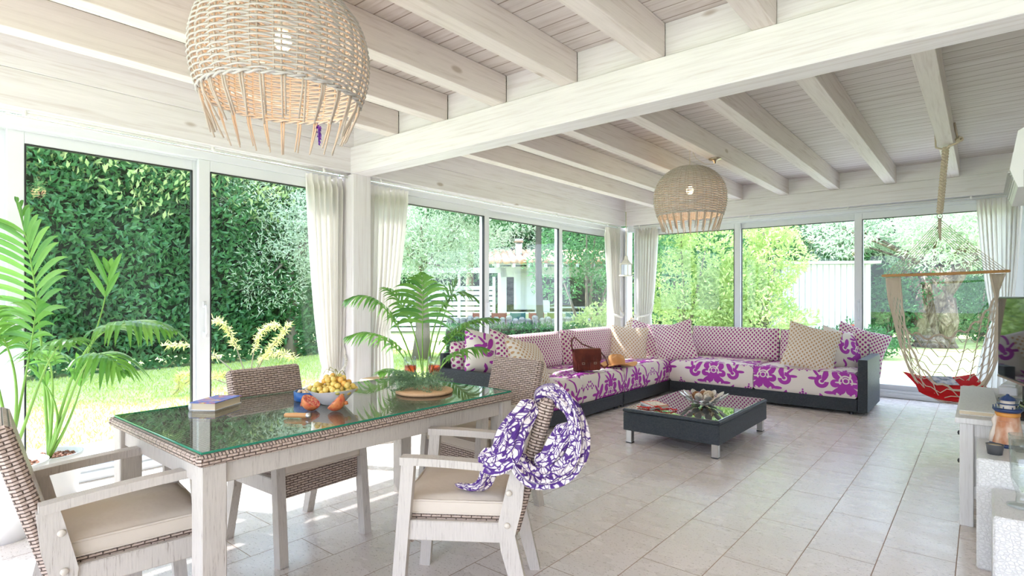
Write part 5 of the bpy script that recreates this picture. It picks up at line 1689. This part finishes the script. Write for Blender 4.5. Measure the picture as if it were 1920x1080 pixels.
# clipped low hedge with grey stone edging
a0 = W(838, 640, 10.4); a1 = W(1128, 630, 10.4)
def oriented_hedge(label, p, q, h, dep, n, mat='laurel', leaf=.07):
    L = (q-p).length; t = thing('low_hedge', label, 'hedge', (p.x, p.y, GZ), math.atan2((q-p).y, (q-p).x))
    P = np.stack([rng.uniform(0, L, n), rng.uniform(-dep/2, dep/2, n), rng.uniform(0.02, h, n)], 1)
    d = dirs(n)*.8+np.array([0, -.4, .3]); leaf_mesh('foliage', P, P+d*leaf, leaf*.2, M[mat], t, .3)
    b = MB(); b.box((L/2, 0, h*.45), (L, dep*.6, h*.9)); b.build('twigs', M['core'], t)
oriented_hedge('low clipped hedge in the garden in front of the small house', a0, a1, .82, .5, 9000, 'dark_leaf')
st = thing('stone_edging', 'long grey stone wall behind the low clipped hedge', 'garden wall', (a0.x-.62, a0.y+.60, GZ), math.atan2((a1-a0).y, (a1-a0).x))
m = Mat('rough grey stone', (.34, .34, .32), .9); x, y, z = m.xyz('Object'); g = m.noise(m.vec(x*5, y*5, z*9), 1, 5, .7); m.col(m.ramp(g, [(.35, (.16, .17, .16)), (.6, (.42, .42, .40))])); m.bump(g, .8, .05); M['stone'] = m.m
b = MB(); L_ = (a1-a0).length
for k in range(22): b.box((L_*(k+.5)/22, 0, .46+.02*math.sin(k*3)), (L_/22-.01, .35, .92+.04*math.sin(k*5)), bev=.03)
b.build('stones', M['stone'], st)

# white outbuilding, fence and chairs: in part window reflections, built here as solids
def house():
    O = W(1010, 600, 17.0); ang = YAW+R(3)
    t = thing('reflected_house', 'small white garden house built from a window reflection, with a terracotta tiled roof and louvred shutter', 'outbuilding', (O.x, O.y, GZ), ang)
    # local x to the right as seen, y away
    wl = MB(); xa, xb = -1.15, 2.6; zt = 2.20
    wl.box((xa+.09, .1, zt/2), (.18, .2, zt)); wl.box(((xa+xb)/2, .1, zt-.12), (xb-xa, .2, .32)); wl.box(((xa+xb)/2, .1, .40), (xb-xa, .2, .80))
    wl.box((xb-.3, .1, zt/2), (.6, .2, zt)); wl.box((-.05, .1, zt/2), (.12, .2, zt)); wl.box((xa+.06, 1.6, zt/2), (.12, 3.0, zt)); wl.box(((xa+xb)/2, 3.1, zt/2), (xb-xa, .1, zt))
    wl.box(((xa+xb)/2, .0, .84), (xb-xa+.1, .35, .06)); wl.build('walls', M['hwall'], t)
    b = MB()
    b.box((-.42, -.02, 1.50), (.66, .06, 1.12))
    for k in range(22): b.box((-.42, -.06, 1.0+k*.048), (.52, .02, .030), Matrix.Identity(4))
    b.build('shutter', M['hwall'], t)
    b = MB(); 
    for k in range(9): b.box((xa-.1+k*.46, -.35, zt+.03), (.08, .9, .10))
    b.box(((xa+xb)/2, .0, zt+.10), (xb-xa+.5, .9, .03)); b.build('rafters', M['hwall'], t)
    b = MB(); slope = R(9)
    for k in range(19):
        x_ = xa-.3+k*.225
        for j in range(9):
            y0_ = -.75+j*.38; z0_ = zt+.14+j*.38*math.tan(slope)+.012*(k % 2)
            b.tube([(x_, y0_, z0_), (x_, y0_+.42, z0_+.42*math.tan(slope)+.03)], [.125, .105], 10, flat=(1, .6))
    b.build('roof', M['rooftile'], t)
    b = MB(); b.tube([(-.55, .9, 2.2), (-.55, .9, 3.10)], .12, 14); b.tube([(-.55, .9, 3.05), (-.55, .9, 3.15)], .15, 14); b.build('chimney_pipe', M['steel'], t)
    b = MB(); b.box((1.1, .3, 1.0), (1.6, .5, .05)); b.box((.2, -.05, 1.05), (.25, .1, .35)); b.build('counter', M['hwall'], t)
    b = MB(); b.box(((xa+xb)/2, 2.2, 1.2), (xb-xa-.3, .1, 2.0)); b.box((xb-.5, 1.4, 1.2), (.1, 1.8, 2.0)); b.build('shade_panels', M['stone'], t)  # dark panels added to stand in for shade inside the opening
    # open pergola frame and slatted fence to the left
    p = thing('reflected_fence', 'white horizontal slatted fence built from the same reflection, left of the garden house', 'fence', tuple(Vector((O.x, O.y, GZ))), ang)
    b = MB()
    for k in range(9): b.box((-2.95, .1, .35+k*.155), (3.3, .03, .115))
    b.build('slats', M['hwall'], p)
    for k in range(4):
        b = MB(); b.box((-4.5+k*1.05, .05, 1.05+.0), (.09, .09, 2.1 if k in (1, 2) else 1.75)); b.build('post', M['hwall'], p)
    b = MB(); b.box((-2.7, .05, 2.12), (3.1, .10, .16)); b.build('top_beam', M['hwall'], p)
    q = Matrix.Translation((O.x, O.y, GZ)) @ rotm(0, 0, ang)
    cols = [('red', (.16, .01, .03)), ('red', (.16, .01, .03)), ('teal', (.01, .08, .13)), ('red', (.18, .015, .04)), ('green', (.10, .13, .03)), ('teal', (.012, .09, .14)), ('mustard', (.22, .15, .03))]
    places = ['furthest left of the row', 'second from the left', 'third from the left', 'fourth from the left', 'fifth from the left', 'sixth from the left', 'furthest right of the row']
    for k, (nm, cc) in enumerate(cols):
        pos = q @ Vector((-1.75+k*.50, -1.7, 0))
        c_ = thing('reflected_chair', '%s painted garden chair built from a window reflection, before the small house, %s' % (nm, places[k]), 'chair', tuple(pos), ang, 'painted garden chairs by the small house')
        mt = plain('%s paint' % nm, cc, .5)
        for i in (-1, 1):
            for j in (-1, 1):
                b = MB(); b.box((i*.19, j*.19, .45 if j < 0 else .23), (.035, .035, .90 if j < 0 else .46)); b.build('leg', mt, c_)
        b = MB(); b.box((0, 0, .46), (.42, .42, .03)); b.build('seat', mt, c_)
        b = MB(); b.box((0, -.19, .78), (.36, .025, .22)); b.build('backrest', mt, c_)
M['hwall'] = plain('white painted timber', (.60, .62, .65), .6)
house()

# feathery yellow bush on the lawn, left
yb = W(470, 700, 7.6)
t = thing('feathery_bush', 'yellow-green feathery bush on the lawn behind the left window', 'shrub', (yb.x, yb.y, GZ))
rb = random.Random(21)
B_ = []; T_ = []; stm = MB()
arms = [((-60, 655), (-110, 640), (-165, 648)), ((-30, 640), (-40, 600), (-70, 600)), ((0, 640), (20, 600), (55, 612)), ((20, 650), (60, 640), (72, 605)), ((10, 660), (40, 650), (85, 672)), ((-70, 680), (-110, 700), (-150, 745)), ((-20, 690), (-60, 700), (-100, 720)), ((20, 690), (50, 690), (80, 700)), ((-120, 690), (-150, 690), (-130, 730))]
for am in arms:
    p0 = Vector((0, 0, .05)); q = [W(470+a_, b_, 7.6+rb.uniform(-.3, .3))-Vector((yb.x, yb.y, GZ)) for a_, b_ in am]
    def Bz(s_): return p0*(1-s_)**3+q[0]*3*s_*(1-s_)**2+q[1]*3*s_*s_*(1-s_)+q[2]*s_**3
    stm.tube([Bz(k/14) for k in range(15)], [.010*(1-.6*k/14) for k in range(15)], 5)
    for k in range(90):
        s_ = .35+.65*k/90; p = Bz(s_)
        for r2 in range(2):
            e = Vector((rb.gauss(0, 1), rb.gauss(0, 1), rb.gauss(0, 1))).normalized(); B_.append(p); T_.append(p+e*rb.uniform(.05, .11))
T_ = [Vector((v.x, v.y, max(v.z, .02))) for v in T_]
leaf_mesh('foliage', B_, T_, .007, M['yellow_leaf'], t, .2); stm.build('stems', M['bark'], t)

# shrubs behind the back wall windows
def shrub(label, px, t_, zs, n, mat, leaf=.12, wid=.024, cat='shrub'):
    c = W(px, 555, t_)
    blob_tree('garden_shrub', label, cat, (c.x, c.y, GZ), zs, n, leaf, wid, mat)
shrub('tall bright laurel shrub at the left of the back windows', 1285, 13.2, [(0, 0, .7, 1.0, 1.0, .8), (-.3, 0, 1.7, .8, .8, .8), (.4, .2, 2.4, .7, .7, .7), (-.2, .2, 3.1, .7, .7, .6), (.8, .5, 1.2, .8, .8, .9)], 8500, 'laurel_light')
shrub('bright laurel shrub in the middle of the back windows', 1425, 12.8, [(0, 0, .7, 1.1, 1.1, .8), (-.4, -.2, 1.6, .7, .7, .7), (.3, .2, 2.2, .6, .6, .7), (0, .3, 3.0, .6, .6, .6)], 8500, 'laurel_light')
shrub('dark green laurel behind the bright shrubs at the left back window', 1245, 16.0, [(0, 0, 1.5, 1.4, 1.4, 1.4), (.5, .3, 3.2, 1.3, 1.3, 1.4), (-.9, -.5, 3.0, 1.1, 1.1, 1.5), (1.2, .9, 2.0, 1.1, 1.1, 1.6)], 8000, 'laurel', .16, .034, 'tree')
shrub('dark laurel tree rising behind the middle of the back windows', 1450, 17.5, [(0, 0, 2.0, 1.6, 1.6, 1.6), (1.0, .8, 3.6, 1.5, 1.5, 1.4), (-1.0, -.8, 3.8, 1.4, 1.4, 1.4), (0, 0, 4.6, 1.3, 1.3, 1.2)], 9000, 'laurel', .17, .036, 'tree')
shrub('low dark green shrub in front of the white board shed', 1580, 12.2, [(0, 0, .30, .55, .55, .35), (.5, .4, .3, .5, .5, .32), (-.4, -.3, .28, .4, .4, .3)], 3000, 'dark_leaf', .09, .02)
# white boarded shed
wc = W(1548, 600, 15.2)
t = thing('white_shed', 'white vertical-boarded shed wall beyond the back windows', 'shed', (wc.x, wc.y, GZ), YAW-R(8))
b = MB()
for k in range(15): b.box((-1.05+k*.15, 0, 1.10), (.142, .05, 2.2), bev=.008)
b.build('boards', M['hwall'], t); b = MB(); b.box((0, .6, 1.08), (2.2, 1.1, 2.1)); b.build('body', M['hwall'], t)
b = MB(); b.box((0, .5, 2.24), (2.5, 1.6, .07)); b.build('roof', M['hwall'], t)
pc = W(1592, 595, 12.4)
t = thing('red_bucket', 'small red tub near the white shed', 'tub', (pc.x, pc.y, GZ)); b = MB(); b.lathe([(0, .42), (.12, .42), (.13, .68), (.15, .70), (.15, .72), (0, .72)], 16); b.lathe([(.02, 0), (.02, .42)], 8); b.build('tub', plain('red plastic', (.65, .06, .03), .4), t)
# old olive with thick knotted trunk
oc = W(1752, 640, 15.0)
bl = []
rr = random.Random(11)
for k in range(26):
    a = rr.random()*6.3; q = 3.0*math.sqrt(rr.random()); s_ = rr.uniform(.8, 1.3)
    bl.append((q*math.cos(a), q*math.sin(a), 3.0+rr.uniform(-.6, 1.6)+.3*(3-q)*.3, s_, s_, s_*.75))
t = blob_tree('old_olive_tree', 'old olive tree with a thick knotted trunk behind the hammock chair', 'tree', (oc.x, oc.y, GZ), bl, 40000, .14, .019, 'olive',
          [([(0, 0, -.05), (.0, 0, .25), (-.05, 0, .7), (.06, .0, 1.15), (.0, 0, 1.6), (-.06, 0, 2.1)], [.55, .40, .30, .40, .35, .25]), ([(.1, 0, 1.4), (.45, 0, 1.9), (.8, .1, 2.6), (1.2, .3, 3.4)], [.30, .22, .16, .08]), ([(-.1, 0, 1.3), (-.45, .1, 1.8), (-.7, .2, 2.6)], [.28, .2, .1]), ([(-.25, -.1, .2), (-.3, -.15, .6), (-.22, -.2, 1.2), (-.1, -.1, 1.9)], [.2, .22, .2, .1]), ([(.25, -.15, .1), (.3, -.2, .7), (.3, -.15, 1.3)], [.18, .24, .16])], 'oldbark')
# background masses closing the garden
def far_hedge(label, p, q, h, n, mat, leaf=.3):
    L = (q-p).length; t = thing('background_trees', label, 'hedge', (p.x, p.y, GZ), math.atan2((q-p).y, (q-p).x))
    P = np.stack([rng.uniform(0, L, n), rng.uniform(-.6, .6, n), rng.uniform(0.02, 1, n)**.9*h], 1)
    P[:, 1] += .5*np.sin(P[:, 0]*1.3)+.3*np.sin(P[:, 2]*2+P[:, 0]); P[:, 2] *= 1+.10*np.sin(P[:, 0]*1.1)+.06*np.sin(P[:, 0]*3.1)
    d = dirs(n)*.9+np.array([0, -.3, .2]); leaf_mesh('foliage', P, P+d*leaf, leaf*.19, M[mat], t, .3)
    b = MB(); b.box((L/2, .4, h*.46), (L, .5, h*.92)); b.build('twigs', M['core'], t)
far_hedge('dark evergreen screen far behind the back windows', W(1120, 555, 24), W(2150, 555, 19), 5.2, 16000, 'laurel')
far_hedge('tall evergreen screen behind the small house', W(560, 555, 21), W(1150, 555, 24), 5.6, 14000, 'laurel')
shrub('dark shrub at the foot of the old olive, left side', 1665, 15.5, [(0, 0, .8, .9, .9, .9), (-.8, -.4, .5, .7, .7, .6), (.4, 0, 1.6, .7, .7, .6)], 5000, 'dark_leaf', .12, .025)
shrub('dark shrub behind the old olive, right side', 1835, 17.0, [(0, 0, 1.0, 1.2, 1.2, 1.1), (1.0, .6, .9, 1.0, 1.0, 1.0), (.2, 0, 2.0, .9, .9, .9)], 6500, 'dark_leaf', .13, .026)
